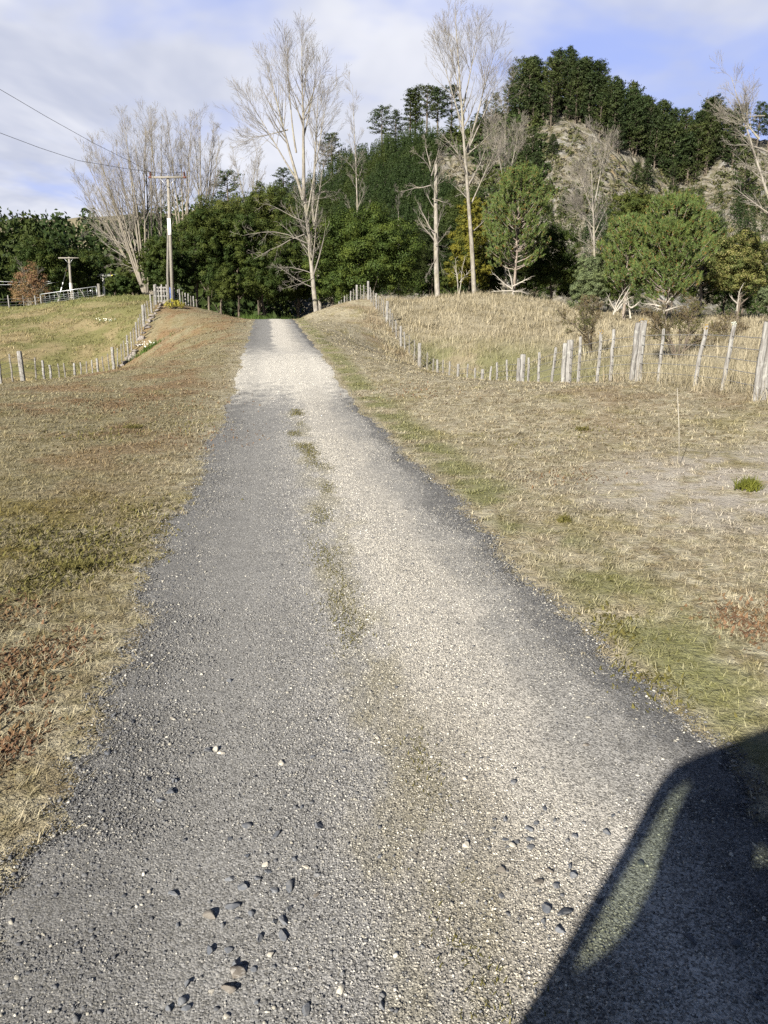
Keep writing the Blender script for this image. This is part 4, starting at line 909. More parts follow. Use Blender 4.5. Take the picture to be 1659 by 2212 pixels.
# ------------------------------------------------------------------ fences
def post_mesh(p,h,w,lean=(0,0),d=None,split=False,rz=0):
    """squared timber post, slightly tapered with a chamfered uneven top"""
    d=d or w*.8; hw,hd=w/2,d/2; c=min(w,d)*.18; n=6; rows=[]
    ring=np.array([[-hw+c,-hd],[hw-c,-hd],[hw,-hd+c],[hw,hd-c],[hw-c,hd],[-hw+c,hd],[-hw,hd-c],[-hw,-hd+c]])
    cr,sr=math.cos(rz),math.sin(rz); ring=ring@np.array([[cr,sr],[-sr,cr]])
    for i in range(n+1):
        f=i/n; z=-.25+(h+.25)*f; k=1.04-.1*f; o=np.array(lean)*max(0,z); wv=rng.normal(0,.006,2) if 0<i else 0
        rows.append(np.c_[ring*k+o+wv,np.full(8,z)])
    top=rows[-1].copy(); top[:,:2]=(top[:,:2]-top[:,:2].mean(0))*.72+top[:,:2].mean(0); top[:,2]+=.022+rng.uniform(-.015,.015,8); rows.append(top)
    V=np.concatenate(rows)+np.asarray(p); i=np.arange(8);j=(i+1)%8; q=np.stack([i,j,j+8,i+8],1)
    F=(q[None]+(np.arange(len(rows)-1)*8)[:,None,None]).reshape(-1,4); cap=np.array([np.arange(8)+8*(len(rows)-1)])
    return V,[F,cap]
def fence(name,label,posts,wire_h=(.2,.4,.6,.8,1.0),cat='fence',wr=.007):
    """posts: (X,Y,kind,h,lean,extra)"""
    b=np.array([posts[0][0],posts[0][1],z1(posts[0][0],posts[0][1])]); root=empty(name,b); tag(root,label,cat)
    loc=[]
    for X,Y,kind,h,ln,lich in posts:
        z=z1(X,Y); p=np.array([X,Y,z])-b; w={'strainer':.17,'post':.11,'batten':.07}[kind]*rng.uniform(.9,1.12)
        m=MAT_BATTEN if kind=='batten' and (Y>32 or X<0) and rng.random()<.6 else MAT_POST
        o=mesh('strainer_post' if kind=='strainer' else 'post' if kind=='post' else 'batten',*post_mesh(p,h,w,ln,rz=rng.uniform(-.2,.2),d=(.04 if kind=='batten' else None)),m,root)
        if kind=='strainer' and Y<30:
            mesh('strainer_post',*post_mesh(p+np.array([-w*.82,-.05,0]),h*rng.uniform(.9,.97),w*.62,ln,rz=rng.uniform(-.3,.3)),MAT_POST,root)
        if lich:
            V,F=post_mesh(p+np.array([ln[0]*(h-.16),ln[1]*(h-.16),h-.16])+np.array([0,0,.25]),.17-.25+.1,w*1.08,ln); V[:,2]-=.0
            k=scatter(ICO_V,ICO_F,p+np.array([ln[0]*h,ln[1]*h,h])+rng.normal(0,1,(26,3))*np.array([w*.36,w*.3,.03]),np.full((26,3),.013)*rng.uniform(.6,1.5,(26,1)),rotrand(26),.3)
            c=mesh('lichen',*k,MAT_LICHEN if lich=='orange' else MAT_WLICH,o); o['label']=('orange' if lich=='orange' else 'pale')+' lichen crusted post'
        loc.append((p,ln,h))
    for hh in wire_h:
        pts=[]
        for i,(p,ln,h) in enumerate(loc):
            q=p+np.array([ln[0]*hh,ln[1]*hh-.07,min(hh,h-.04)])
            if i and np.linalg.norm(q-pts[-1])>1.5: pts.append((pts[-1]+q)/2-np.array([0,0,.006]))
            pts.append(q)
        mesh('wire',*polytube(pts,wr,4),MAT_WIRE,root)
    return root
def fr(px,Y,kind='batten',h=None,ln=None,li=None):
    X=P(px,CY-FD*math.tan(PITCH)+0,Y)[0]
    dep=Y*cP+(H0-z1(X,Y))*sP; X=(px-CX)/FD*dep
    return (X,Y,kind,h or {'strainer':1.3,'post':1.2,'batten':1.12}[kind]*rng.uniform(.96,1.04),ln or tuple(rng.normal(0,.015 if kind!='batten' else .03,2)),li)
R_=[(1700,12.2,'batten'),(1645,13,'strainer',1.36,(.03,0)),(1560,14.6,'batten',1.22,(.07,0),'pale'),(1500,15.6,'batten',1.16,(.10,0),'orange'),(1421,16.9,'batten',1.1,(.02,0)),(1376,17.4,'strainer',1.3,(.02,0),'orange'),(1318,18.2,'batten',1.2,(0,0)),(1290,18.8,'batten',1.22,(.01,0),'orange'),(1248,19.9,'batten',1.2,(0,0)),(1226,20.8,'strainer',1.22,(-.01,0)),
 (1190,22,'batten'),(1162,23.1,'batten'),(1140,24.2,'batten'),(1126,24.9,'strainer'),(1095,26.5,'batten'),(1072,27.8,'batten'),(1055,29,'batten'),(1040,30,'post'),(1024,31.2,'batten'),(1006,32.5,'batten'),(988,34,'post'),(970,35.3,'batten'),(957,36.5,'batten'),(945,37.7,'post'),(934,38.8,'batten'),(922,40,'batten'),(906,42,'strainer'),(895,43.4,'batten'),(884,44.8,'batten'),(875,46,'batten'),(866,47.3,'post'),(856,48.9,'batten'),(848,50.3,'batten'),(842,51.6,'batten'),(836,53,'strainer'),(829,54.6,'batten'),(823,56,'batten'),(818,57.4,'batten'),(813,58.8,'post'),(807,60.6,'batten'),(802,62.4,'batten'),(796,64.3,'strainer',1.4)]
fence('wire_fence','post and wire fence dipping through the gully right of the road',[fr(*a) for a in R_])
K_=[(796,64.6,'post'),(786,65.3,'batten'),(779,65.9,'batten'),(771,66.5,'strainer'),(763,67.1,'batten'),(757,67.6,'post'),(750,68.2,'batten'),(744,68.8,'post'),(738,69.5,'batten'),(732,70.2,'post'),(726,71,'batten'),(720,71.8,'batten'),(713,72.8,'post'),(703,74,'batten')]
fence('wire_fence','short fence running left and downhill from the corner post on the right knoll',[fr(*a) for a in K_])
L_=[(-45,29,'post'),(-22,30.2,'batten'),(3,31.2,'post',1.2),(28,32.2,'batten'),(50,33,'strainer',1.22),(78,34.6,'batten'),(97,36,'post',1.1),(113,37.2,'post',1.0),(131,38.4,'batten'),(144,39.4,'batten'),(163,40.4,'post',1.15),(177,41.2,'batten'),(188,42,'batten'),(201,42.7,'batten'),(214,43.4,'post',1.15),(225,44.2,'batten'),(237,45,'batten'),(246,45.8,'strainer',1.35),(254,46.8,'batten'),(263,47.6,'batten'),(270,48.4,'batten'),(277,49,'post'),(284,49.8,'batten'),(290,50.5,'batten'),(296,51.3,'post'),(301,52.3,'batten'),(306,53.4,'batten'),(311,54.6,'strainer',1.4),(316,55.8,'batten'),(322,57.2,'batten'),(328,58.6,'post',1.3),(333,60,'batten'),(337,61.4,'strainer',1.45)]
fence('wire_fence','post and wire fence dipping through the gully left of the road',[fr(*a) for a in L_])
C_=[(338,62,'strainer',1.4),(344,62.6,'post'),(350,63.2,'post',1.35),(356,63.8,'batten'),(362,64.3,'post',1.4),(377,65,'post'),(384,65.6,'batten'),(390,66.2,'post'),(396,67,'batten'),(402,67.6,'post'),(408,68.4,'post'),(413,69,'batten'),(419,69.8,'post'),(426,70.8,'batten')]
fence('wire_fence','close set pale posts turning right and downhill from the left fence corner past the pole',[fr(*a) for a in C_])
F_=[(-20,82,'post'),(20,81,'post',1.25),(52,80.5,'batten'),(78,80,'post',1.1),(90,79.6,'post',1.1)]
fence('wire_fence','low post fence left of the farm gate below the russet birch',[fr(*a) for a in F_],(.3,.6,.9))
Q_=[(1600,118,'post'),(1615,117,'post'),(1630,117,'post'),(1645,116,'post'),(1660,115,'post')]
fence('wire_fence','distant little fence across the flat at the far right',[fr(*a) for a in Q_],(.4,.8))
# farm gate
gA=np.array(base_at(88,79.4)); gB=np.array(base_at(213,79)); root=empty('farm_gate',gA); tag(root,'galvanised farm gate hung with wire mesh on top of the left bank','gate')
d=gB-gA; L=np.linalg.norm(d[:2]); d=d/L
def gp(f,h): return np.array([d[0]*L*f,d[1]*L*f,(gB[2]-gA[2])*f+h+.12])
mesh('gate_frame',*join([polytube([gp(.02,.95),gp(0,1.03),gp(.03,1.08),gp(.5,1.16),gp(.98,1.24)],.035,6),polytube([gp(.98,1.24),gp(.985,.1)],.03,6),polytube([gp(.03,.08),gp(.98,.1)],.03,6)]),MAT_GALV,root)
mesh('wire_mesh',*join([polytube([gp(.03,h),gp(.98,h+.05)],.009,4) for h in (.25,.42,.6,.8)]+[polytube([gp(f,.08),gp(f,1.08+.15*f)],.009,4) for f in np.arange(.09,.98,.082)]),MAT_GALV,root)
mesh('gate_stay',*join([polytube([gp(.36,.05),gp(.30,1.1)],.05,5),polytube([gp(.52,.05),gp(.49,1.12)],.045,5),polytube([gp(.80,.02),gp(.70,1.14)],.045,5)]),MAT_BATTEN,root)
mesh('chain_tag',*box(gp(.88,.9),(.12,.02,.1)),MAT_WHITE,root)
q=base_at(216,78.8); o=mesh('gate_post',*post_mesh((0,0,0),1.55,.26),MAT_BATTEN); o.location=q; tag(o,'stout grey post at the hinge end of the farm gate','post')
o=mesh('log',*polytube([(-1.1,0,.05),(0,.1,.2),(1.2,.1,.5)],.09,6),MAT_DEAD); o.location=base_at(200,78.4); tag(o,'grey broken rail propped beside the gate post','log')
# ------------------------------------------------------------------ power poles
def power_pole(name,bpx,Y,tpx,tpy,label,arm,r0,r1,mat,square=False,dbl=False,armL=3.0,armrz=0,plate=None,rust=True):
    b=base_at(bpx,Y); t=P(tpx,tpy,Y)-b; root=empty(name,b); tag(root,label,'power pole')
    if square:
        V,F=box((0,0,0),(1,1,1)); Vz=(V[:,2:3]+.5); w=r0*2*(1-Vz)+r1*2*Vz; V=np.c_[V[:,:2]*w,Vz]; V=np.c_[V[:,0]+t[0]*V[:,2],V[:,1]+t[1]*V[:,2],-.5+(t[2]+.5)*V[:,2]]
    else: V,F=polytube([(0,0,-.5),t*.5,t],[r0,(r0+r1)/2,r1],10)
    mesh('pole',V,F,mat,root)
    if dbl:
        h=.62
        V,F=polytube([(-.21,-.16,-.3),(-.19,-.12,t[2]*.25),(t[0]*h-.10,-.05,t[2]*h)],[.10,.09,.085],8); mesh('pole_stub',V,F,MAT_BATTEN,root)
    c,s=math.cos(armrz),math.sin(armrz)
    V,F=box((0,-.14,0),(armL,.11,.13)); V=np.c_[V[:,0]*c-V[:,1]*s,V[:,0]*s+V[:,1]*c,V[:,2]]+t+np.array([0,0,-.12]); mesh('crossarm',V,F,mat,root)
    mesh('arm_brace',*join([polytube([t+np.array([sg*armL*.22*c,sg*armL*.22*s-.15,-.16]),t+np.array([0,-.12,-.8])],.022,5) for sg in(-1,1)]),MAT_GALV,root)
    ends=[]
    for sg in arm:
        p=t+np.array([sg*armL*.46*c,sg*armL*.46*s-.14,-.04])
        if rust:
            V,F=box((0,0,-.07),(.2,.13,.14)); mesh('arm_clamp',V+p+np.array([sg*.03,0,0]),F,MAT_RUST,root)
        mesh('insulator',*lathe([(.0,.30),(.05,.29),(.075,.24),(.05,.2),(.09,.15),(.05,.11),(.085,.06),(.03,.03),(.02,-.05)],10,p),MAT_PORC,root)
        ends.append(b+p+np.array([0,0,.28]))
    if plate:
        f0,f1,wd=plate; V,F=box(((t*(f0+f1)/2)[0]-.0,-r0*.99-.012,(t*(f0+f1)/2)[2]),(wd,.02,t[2]*(f1-f0))); mesh('number_plate',V,F,MAT_WHITE,root)
    return root,b,t,ends
root,b,t,ends=power_pole('power_pole',373,60,363,380,'tall grey timber power pole with a rust clamped crossarm on the left bank',(-1,1),.135,.105,MAT_POLE,dbl=True,armL=2.65,plate=(.56,.685,.24))
# the two conductors leave the pole over the left edge of the picture
def conductor(name,p0,pix,p1,label):
    """pix: image points; p1: plan end. Every image point is met by the vertical plane p0-p1."""
    pts=[p0]; d=np.array(p1)-p0[:2]
    for px,py in pix:
        r=ray(px,py); A=np.array([[r[0],-d[0]],[r[1],-d[1]]]); s=np.linalg.solve(A,p0[:2]); pts.append(np.array([r[0]*s[0],r[1]*s[0],H0+r[2]*s[0]]))
    o=mesh(name,*polytube(pts,.013,5),MAT_LINE); tag(o,label,'cable'); return o
conductor('power_line',ends[0],[(282,349),(204,310),(102,253),(0,193),(-60,156),(-140,104)],(-24,30),'upper of the two power lines running from the timber pole out of the left side')
conductor('power_line',ends[1],[(350,375),(272,364),(170,347),(85,319),(0,287),(-60,264),(-140,230)],(-25,28),'lower of the two power lines running from the timber pole out of the left side')
root2,b2,t2,e2=power_pole('power_pole',157,92,149,555,'smaller T shaped timber power pole with a white marker behind the farm gate',(),.15,.12,MAT_POLE,dbl=False,armL=2.3,plate=(.36,.52,.2),rust=False)
V,F=polytube([(.32,-.1,-.3),(.22,-.05,t2[2]*.52)],[.09,.08],7); mesh('pole_stub',V,F,MAT_BATTEN,root2)
ga=b2+t2*.95; gb=base_at(121,91); gb=np.array(gb)
gw=mesh('guy_wire',*polytube([ga-b2,gb-b2],.02,5),MAT_LINE,root2)
f=lambda u:(ga+(gb-ga)*u)-b2
mesh('guy_guard',*polytube([f(.56),f(.66)],.06,6),MAT_WHITE,root2); mesh('guy_guard',*polytube([f(.46),f(.5)],.05,6),MAT_WHITE,root2); mesh('guy_guard',*polytube([f(.80),f(.99)],.05,6),MAT_CONC,root2); mesh('guy_insulator',*polytube([f(.2),f(.235)],.06,6),MAT_PORC,root2)
root3,b3,t3,e3=power_pole('power_pole',228,118,223,594,'short white concrete power pole with a stubby crossarm',(-1,1),.17,.13,MAT_CONC,square=True,armL=2.6,rust=False)
mesh('line_marker',*lathe([(.01,-.08),(.09,-.06),(.09,.06),(.01,.08)],8,t3+np.array([1.35,-.15,-.06])),MAT_YEL,root3)
for k,(ya,yb) in enumerate([(607,615),(612,620)]):
    A=P(222,592+3*k,117.5); pts=[A,P(150,603+4*k,118),P(80,611+4*k,119),P(0,ya+1+2*k,120),P(-120,ya-2+2*k,122)]
    o=mesh('power_line',*polytube(pts,.03,5),MAT_GALV); tag(o,('upper' if k==0 else 'lower')+' of two thin lines strung low across the dark plantation to the white pole','cable')
o=mesh('power_line',*polytube([P(222,592,117.5),P(245,593,118),P(270,597,119)],.03,5),MAT_GALV); tag(o,'thin line running right from the white concrete pole into the bushes','cable')
# ------------------------------------------------------------------ small things along the left bank
b=base_at(370,64.6); root=empty('blue_drum',b); tag(root,'blue plastic drum standing behind the timber pole','drum')
mesh('body',*lathe([(0,0),(.29,0),(.31,.04),(.30,.3),(.32,.34),(.30,.38),(.30,.75),(.32,.79),(.30,.83),(.30,1.12),(.27,1.17),(0,1.17)],18),MAT_BLUE,root,True)
mesh('rim',*lathe([(.26,1.17),(.285,1.185),(.285,1.21),(.26,1.21),(.25,1.18)],18),MAT_BLUE,root); mesh('bung',*lathe([(0,1.22),(.04,1.22),(.04,1.17)],8,(.12,0,0)),MAT_WHITE,root)
b=base_at(355,66); root=empty('timber_hurdle',b,.12); tag(root,'whitewashed timber hurdle of rails and slats beside the blue drum','hurdle')
for z in (.15,.55,.95,1.22): mesh('rail',*box((0,0,z),(1.5,.04,.12)),MAT_POST,root)
for x in (-.68,-.2,.3,.7): mesh('slat',*box((x,-.05,.66),(.11,.03,1.36)),MAT_POST,root)
b=base_at(374,59.2); root=empty('yellow_shrub',b); tag(root,'little yellow leaved shrub at the foot of the timber power pole','shrub')
V,F=lobes_to_leaves([(0,0,.35,.55,.4,.35),(.5,.1,.3,.45,.35,.3),(-.3,0,.25,.35,.3,.25)],900,.09,20,.3); mesh('foliage',V,F,L_YSHRUB,root)
V,F=tubes([(0,0,-.1,x,y,.6,.015,.006) for x,y in [(0,0),(.3,.1),(-.2,.1),(.5,.1)]],4); mesh('stem',V,F,MAT_BARK,root)
b=base_at(318,47.2); root=empty('daisy_clump',b); tag(root,'clump of white daisies by the rubble at the left fence','plant')
V,F=tufts(np.random.default_rng(3).normal(b[0],.45,70),np.random.default_rng(4).normal(b[1],.5,70),8,.3,.02,.06,(.1,.9)); mesh('foliage',V-b,F,L_BROOM,root)
fp=np.stack([rng.normal(0,.42,38),rng.normal(0,.5,38),rng.uniform(.25,.55,38)],1)
V,F=scatter(lathe([(0,.012),(.04,0),(.07,.004),(.07,-.004),(0,-.006)],7)[0],lathe([(0,.012),(.04,0),(.07,.004),(.07,-.004),(0,-.006)],7)[1],fp,np.full((38,3),.6),rotrand(38,.7)); mesh('flowers',V,F,L_FLOWER,root)
b=base_at(225,58); root=empty('white_flower_patch',b); tag(root,'small scatter of pale flowers in the left paddock','plant')
fp=np.stack([rng.normal(0,.5,22),rng.normal(0,.4,22),rng.uniform(.1,.3,22)],1); mesh('flowers',*scatter(ICO_V,ICO_F,fp,np.full((22,3),.028)*rng.uniform(.6,1.4,(22,1)),rotrand(22)),L_FLOWER,root)
mesh('foliage',*[a if i else a-b for i,a in enumerate(tufts(rng.normal(b[0],.4,30),rng.normal(b[1],.4,30),6,.2,.02,.06))],L_BROOM,root)
# rubble blocks along the foot of the left fence
def rock(name,loc,s,mat,label,cat='rock',group=None,sq=.65,src=None,seed=0):
    g=np.random.default_rng(seed); V=src[0] if src else ICO2[0]; V=V.copy(); F=(src or ICO2)[1]
    for _ in range(7):                                   # cut flat facets into a ball
        n=g.normal(size=3); n/=np.linalg.norm(n); dlim=g.uniform(.28,.58); dd=V@n; V=np.where((dd>dlim)[:,None],V-np.outer(dd-dlim,n),V)
    V=V*np.array([1,g.uniform(.62,.9),sq*g.uniform(.75,1.15)])*s; a=g.uniform(0,6.28); c,sn=math.cos(a),math.sin(a); V=np.c_[V[:,0]*c-V[:,1]*sn,V[:,0]*sn+V[:,1]*c,V[:,2]]
    o=mesh(name,V,F,mat); o.location=[float(v) for v in loc]; tag(o,label,cat,group); return o
for i,(px,Y,s) in enumerate([(205,41.0,.45),(258,46.4,.4),(266,47.2,.5),(274,47.8,.6),(283,48.3,.5),(290,49.2,.4),(300,51.6,.35),(310,54,.4),(318,55.6,.38),(325,57,.36),(334,59,.34),(343,61,.3),(252,46.1,.3),(262,46.9,.4),(270,47.5,.45),(279,48.1,.4),(286,48.8,.42),(295,50.4,.3),(305,52.8,.36),(314,54.8,.3),(322,56.4,.36),(330,58,.3),(338,60,.3),(348,61.8,.3),(240,45.2,.3),(228,44.2,.25)]):
    p=base_at(px,Y); rock('rubble_block',p+np.array([.25,-.2,s*.15]),s,MAT_RUBBLE,'pale rubble block lying along the foot of the left fence' if i else 'lone pale boulder at the low point of the left fence',group='rubble along the left fence' if i else None,seed=40+i,sq=.5)
# broom bushes at the road end
for i,(px,Y,w,l) in enumerate([(535,73,.9,'green broom bush at the left of the road end'),(572,74,1.1,'green broom bush in the middle of the road end'),(615,75,1.1,'green broom bush at the right of the road end')]):
    b=base_at(px,Y); root=empty('broom_bush',b); tag(root,l,'bush'); n=420
    pos=np.stack([rng.normal(0,w*.55,n),rng.normal(0,.5,n),np.abs(rng.normal(.1,.2,n))],1); dr=np.stack([rng.normal(0,.25,n),rng.normal(0,.25,n),np.ones(n)],1); dr/=np.linalg.norm(dr,axis=1,keepdims=True)
    mesh('foliage',*needles(pos,dr,1.1,.02,4,.2),L_BROOM,root); mesh('stem',*tubes([(0,0,-.1,x,0,.8,.02,.01) for x in (-.4,0,.3)],4),MAT_BARK,root)
# ------------------------------------------------------------------ verge details on the right
b=hit(1469,1008); root=empty('marker_cane',b); tag(root,'thin pale cane stuck upright in the right bank','stake')
tp=P(1463,838,b[1])-b; mesh('cane',*polytube([(0,0,-.1),tp*.5+np.array([.004,0,0]),tp],[.0045,.004,.003],6),MAT_DEAD,root)
V,F=tufts(rng.normal(b[0],.06,6),rng.normal(b[1],.05,6),9,.14,.006,.03,(.2,1.0)); mesh('grass_tuft',V-b,F,MAT_TALL,root)
b=hit(1616,1060); root=empty('green_seedling',b); tag(root,'bright yellow green seedling tuft on the bare right bank','plant')
n=160; pos=np.stack([rng.normal(0,.05,n),rng.normal(0,.04,n),np.abs(rng.normal(.02,.03,n))],1); dr=rng.normal(0,.35,(n,3))+np.array([0,0,1]); mesh('foliage',*needles(pos,dr/np.linalg.norm(dr,axis=1,keepdims=True),.10,.004,5,.3),L_GSHRUB,root)
mesh('stem',*tubes([(0,0,-.03,.02,0,.1,.004,.002),(0,0,-.03,-.03,.01,.1,.004,.002)],4),MAT_BARK,root)
for px,py,s,l in [(1219,1128,.025,'small dark seedling in the dry grass right of the road'),(1258,930,.05,'low ochre weed tuft upslope of the right road edge'),(170,1230,.07,'olive moss hummock in the left lawn'),(290,925,.08,'olive weed cushion far up the left lawn')]:
    b=hit(px,py); root=empty('weed_tuft',b); tag(root,l,'plant'); n=120
    pos=np.stack([rng.normal(0,s,n),rng.normal(0,s*.8,n),np.abs(rng.normal(0,.02,n))],1); dr=rng.normal(0,.5,(n,3))+np.array([0,0,1]); mesh('foliage',*needles(pos,dr/np.linalg.norm(dr,axis=1,keepdims=True),.04,.004,5,.5),L_MOSS,root)
n=12000; Y=rng.uniform(1.4,15,n); t_=.02+rng.normal(0,.075,n)+.10*np.sin(Y*.9); X=road_x(Y)+t_; pt=np.sin(X*7+Y*2.3)*np.sin(Y*3.1-X*4)+.6*np.sin(Y*1.3+1)
k=pt+rng.normal(0,.3,n)>.2; X=X[k];Y=Y[k]; nn_=len(X)
V,F=blades(np.stack([X,Y,road_surf(X,Y)],1),rng.uniform(0,6.28,nn_),rng.uniform(.3,1.3,nn_),rng.uniform(.008,.022,nn_)*(1+Y*.04),.0035*(1+Y*.1),rng.uniform(.1,.6,nn_)); tag(mesh('moss',V,F,L_MOSS),'thin olive moss and grass sprouting along the crown of the road','moss',kind='stuff')
def herbs(name,spots,mat,label,L=(.015,.035),W=.012):
    out=[]
    for px,py,rx,ry_,n in spots:
        b=hit(px,py)
        if b is None: continue
        s=b[1]; x=rng.normal(b[0],rx*s*.01,n); y=rng.normal(s,ry_*s*.01,n); z=zt(x,y)
        out.append(blades(np.stack([x,y,z],1),rng.uniform(0,6.28,n),rng.uniform(.5,1.45,n),rng.uniform(*L,n)*(1+s*.05),np.full(n,W)*rng.uniform(.5,1.3,n)*(1+s*.06),rng.uniform(0,.5,n)))
    V,F=join(out); tag(mesh(name,V,F,mat),label,'weeds',kind='stuff')
herbs('sorrel_weeds',[(20,1500,3,5,500),(60,1420,3,4,350),(15,1620,2.5,4,350),(330,862,5,8,350),(250,870,5,8,300),(420,880,4,8,260),(470,945,4,6,220),(380,960,5,7,220),(120,1400,3,4,200),(1235,1032,3,3,220),(910,852,4,6,200),(880,842,3,6,160),(1640,1360,3,4,400),(1600,1330,3,3,260),(420,730,3,9,200),(470,700,3,9,200),(150,880,4,6,200),(40,1320,3,4,250)],L_SORREL,'patches of red brown sorrel spreading through the dry lawns')
herbs('olive_weeds',[(190,1215,4,3.5,900),(130,1180,4,4,700),(250,1160,4,4,600),(90,1260,3,3,500),(300,1105,4,4,400),(60,1150,4,4,450),(290,925,3,4,200),(180,942,4,4,220),(200,938,3,4,150),(400,925,3,4,140),(1260,932,3,3,130),(1120,955,3,4,100),(1400,1480,3,4,300),(1330,1350,2,4,250)],L_MOSS,'olive mossy weeds matted low in the lawns')
b=hit(925,2005); root=empty('rosette_weed',b); tag(root,'small grey green rosette weed growing in the gravel crown','plant')
V,F=blades(np.repeat(np.array([[0,0,.004]]),26,0)+rng.normal(0,.006,(26,3))*[1,1,.2],np.arange(26)*2.4,rng.uniform(.7,1.35,26),rng.uniform(.02,.045,26),np.full(26,.010),np.full(26,.25)); mesh('leaves',V,F,L_WEED,root)
for px,py in [(545,2300),(880,2130),(1010,1500)][:0]: pass
# ------------------------------------------------------------------ loose stones big enough to pick out
A=[(1030,270,25,'d'),(500,660,30,'d'),(415,940,30,'d'),(485,980,42,'d'),(560,945,28,'d'),(650,1015,30,'d'),(738,1000,38,'g'),(878,1050,28,'t'),(430,1095,38,'d'),(310,1140,38,'t'),(530,1140,26,'d'),(725,1125,27,'d'),(655,1185,24,'d'),(705,1185,36,'g'),(380,1190,20,'d'),(570,1280,32,'g'),(700,1265,34,'d'),(300,1330,32,'d'),(405,1320,30,'d'),(637,1360,24,'p'),(440,1405,34,'d'),(450,1460,48,'t'),(410,1540,44,'t'),(180,1505,30,'d'),(150,1600,26,'d'),(75,1640,24,'d'),(830,1680,40,'g'),(1230,1660,28,'d'),(390,1690,24,'p'),(555,1620,18,'d'),(320,1545,22,'p'),(110,1020,28,'d'),(95,470,24,'d'),(898,680,34,'g'),(665,715,32,'d'),(760,845,25,'d'),(820,895,20,'p'),(880,940,34,'d'),(860,300,20,'d'),(40,520,28,'d'),(800,570,24,'d'),(600,868,20,'p'),(305,240,30,'g'),(110,405,24,'d'),(1220,840,20,'d'),(850,1440,16,'t'),(535,1440,20,'g'),(620,910,22,'d'),(410,725,22,'g'),(510,820,20,'g'),(130,1185,20,'d'),(460,1155,20,'d'),(1010,1565,30,'p'),(690,320,30,'p'),(1205,200,16,'p'),(180,1640,26,'d'),(650,1425,18,'d')]
B=[(280,440,26,'d'),(235,640,22,'d'),(370,690,24,'d'),(455,570,22,'d'),(510,635,20,'g'),(610,715,28,'g'),(790,685,22,'d'),(375,750,22,'d'),(375,795,22,'d'),(305,765,24,'g'),(240,750,18,'d'),(215,1065,22,'d'),(450,1120,36,'d'),(550,1150,44,'d'),(610,945,32,'d'),(420,985,27,'t'),(515,1005,24,'d'),(475,915,24,'t'),(590,890,20,'d'),(212,920,26,'t'),(445,1200,24,'g'),(545,1250,32,'g'),(820,595,18,'d'),(30,790,28,'p'),(30,425,24,'p'),(270,780,28,'p'),(155,355,22,'p'),(680,215,22,'t'),(400,655,18,'d'),(1240,1260,34,'g'),(1480,1290,30,'d'),(1590,1570,30,'g'),(530,1515,22,'p'),(965,850,30,'d'),(985,700,28,'d')]
D=[(1040,1190,20,'p'),(680,1170,24,'d'),(1030,1630,32,'d'),(640,1400,26,'d'),(1240,1375,30,'g'),(1380,960,24,'g'),(1330,1385,24,'p'),(1210,920,14,'p'),(890,1560,22,'d'),(1045,1560,24,'d'),(1290,1370,26,'p'),(800,1215,22,'d'),(470,1330,16,'d')]
near={'d':'dark blue grey','g':'mid grey','t':'tan brown','p':'cream white'}
i=0
for L_,(ox,oy,k),where in [(A,(500,2300,.6028),'left of the mossy crown'),(B,(1500,2300,.6028),'near the vehicle shadow'),(D,(0,1700,.5425),'on the left edge')]:
    for cx,cy,s,c in L_:
        p=hit((ox+cx*k)/1.507,(oy+cy*k)/1.507)
        if p is None: continue
        dist=np.linalg.norm(p-np.array([0,0,H0])); size=s*k/2505*dist*1.08
        zz=float(road_surf(p[0],p[1]).ravel()[0]); big='large' if s>=34 else 'small' if s<=22 else 'hand sized'
        big={'large':'large','small':'little','hand sized':'mid sized'}[big]
        rock('stone',(p[0],p[1],zz+size*.08),size,{'d':MAT_STONE,'g':MAT_STONE,'t':MAT_STONE_TAN,'p':MAT_STONE_PALE}[c],f'{big} {near[c]} stone lying loose on the gravel {where}','stone',f'loose {near[c]} {big} stones {where}',.6,ICO3,200+i); i+=1
# ------------------------------------------------------------------ the vehicle behind the viewer: its shadow falls into the lower right corner
def gpt(cx,cy,o=(1500,2300)):
    px,py=(o[0]+cx*.6028)/1.507,(o[1]+cy*.6028)/1.507; d=ray(px,py); tt=np.linspace(1.0,8,4000); Q=np.array([0,0,H0])+d*tt[:,None]/np.linalg.norm(d); g=zt(Q[:,0],Q[:,1]); k=np.nonzero(Q[:,2]<=g+.02)[0][0]; return Q[k]
VH=R(-15); E1=np.array([math.cos(VH),-math.sin(VH),0]); FWD=np.array([math.sin(VH),math.cos(VH),0]); Q0=np.array([0.,-.80,0])
def back(cx,cy):
    g=gpt(cx,cy); k=((Q0-g)@FWD)/((-SD)@FWD); w=g-SD*k; return np.array([(w-Q0)@E1,w[2]])
outer=np.array([back(*q) for q in [(290,1714),(420,1530),(560,1290),(700,1040),(850,800),(960,600),(1040,450),(1100,370),(1150,320),(1210,290),(1300,250),(1450,190),(1659,110)]])
hole=np.array([back(*q) for q in [(1235,368),(1170,380),(1105,425),(1055,500),(965,660),(875,800),(765,980),(665,1160),(570,1335),(548,1415),(640,1385),(760,1305),(860,1190),(920,1085),(985,960),(1020,840),(1060,740),(1110,600),(1180,460)]])
hole2=np.array([back(*q) for q in [(1480,700),(1560,680),(1650,745),(1640,850),(1500,880),(1410,945),(1450,800)]])
def W3(u,z,dep=0): return Q0+E1*u+FWD*dep+np.array([0,0,z])
from mathutils.geometry import tessellate_polygon
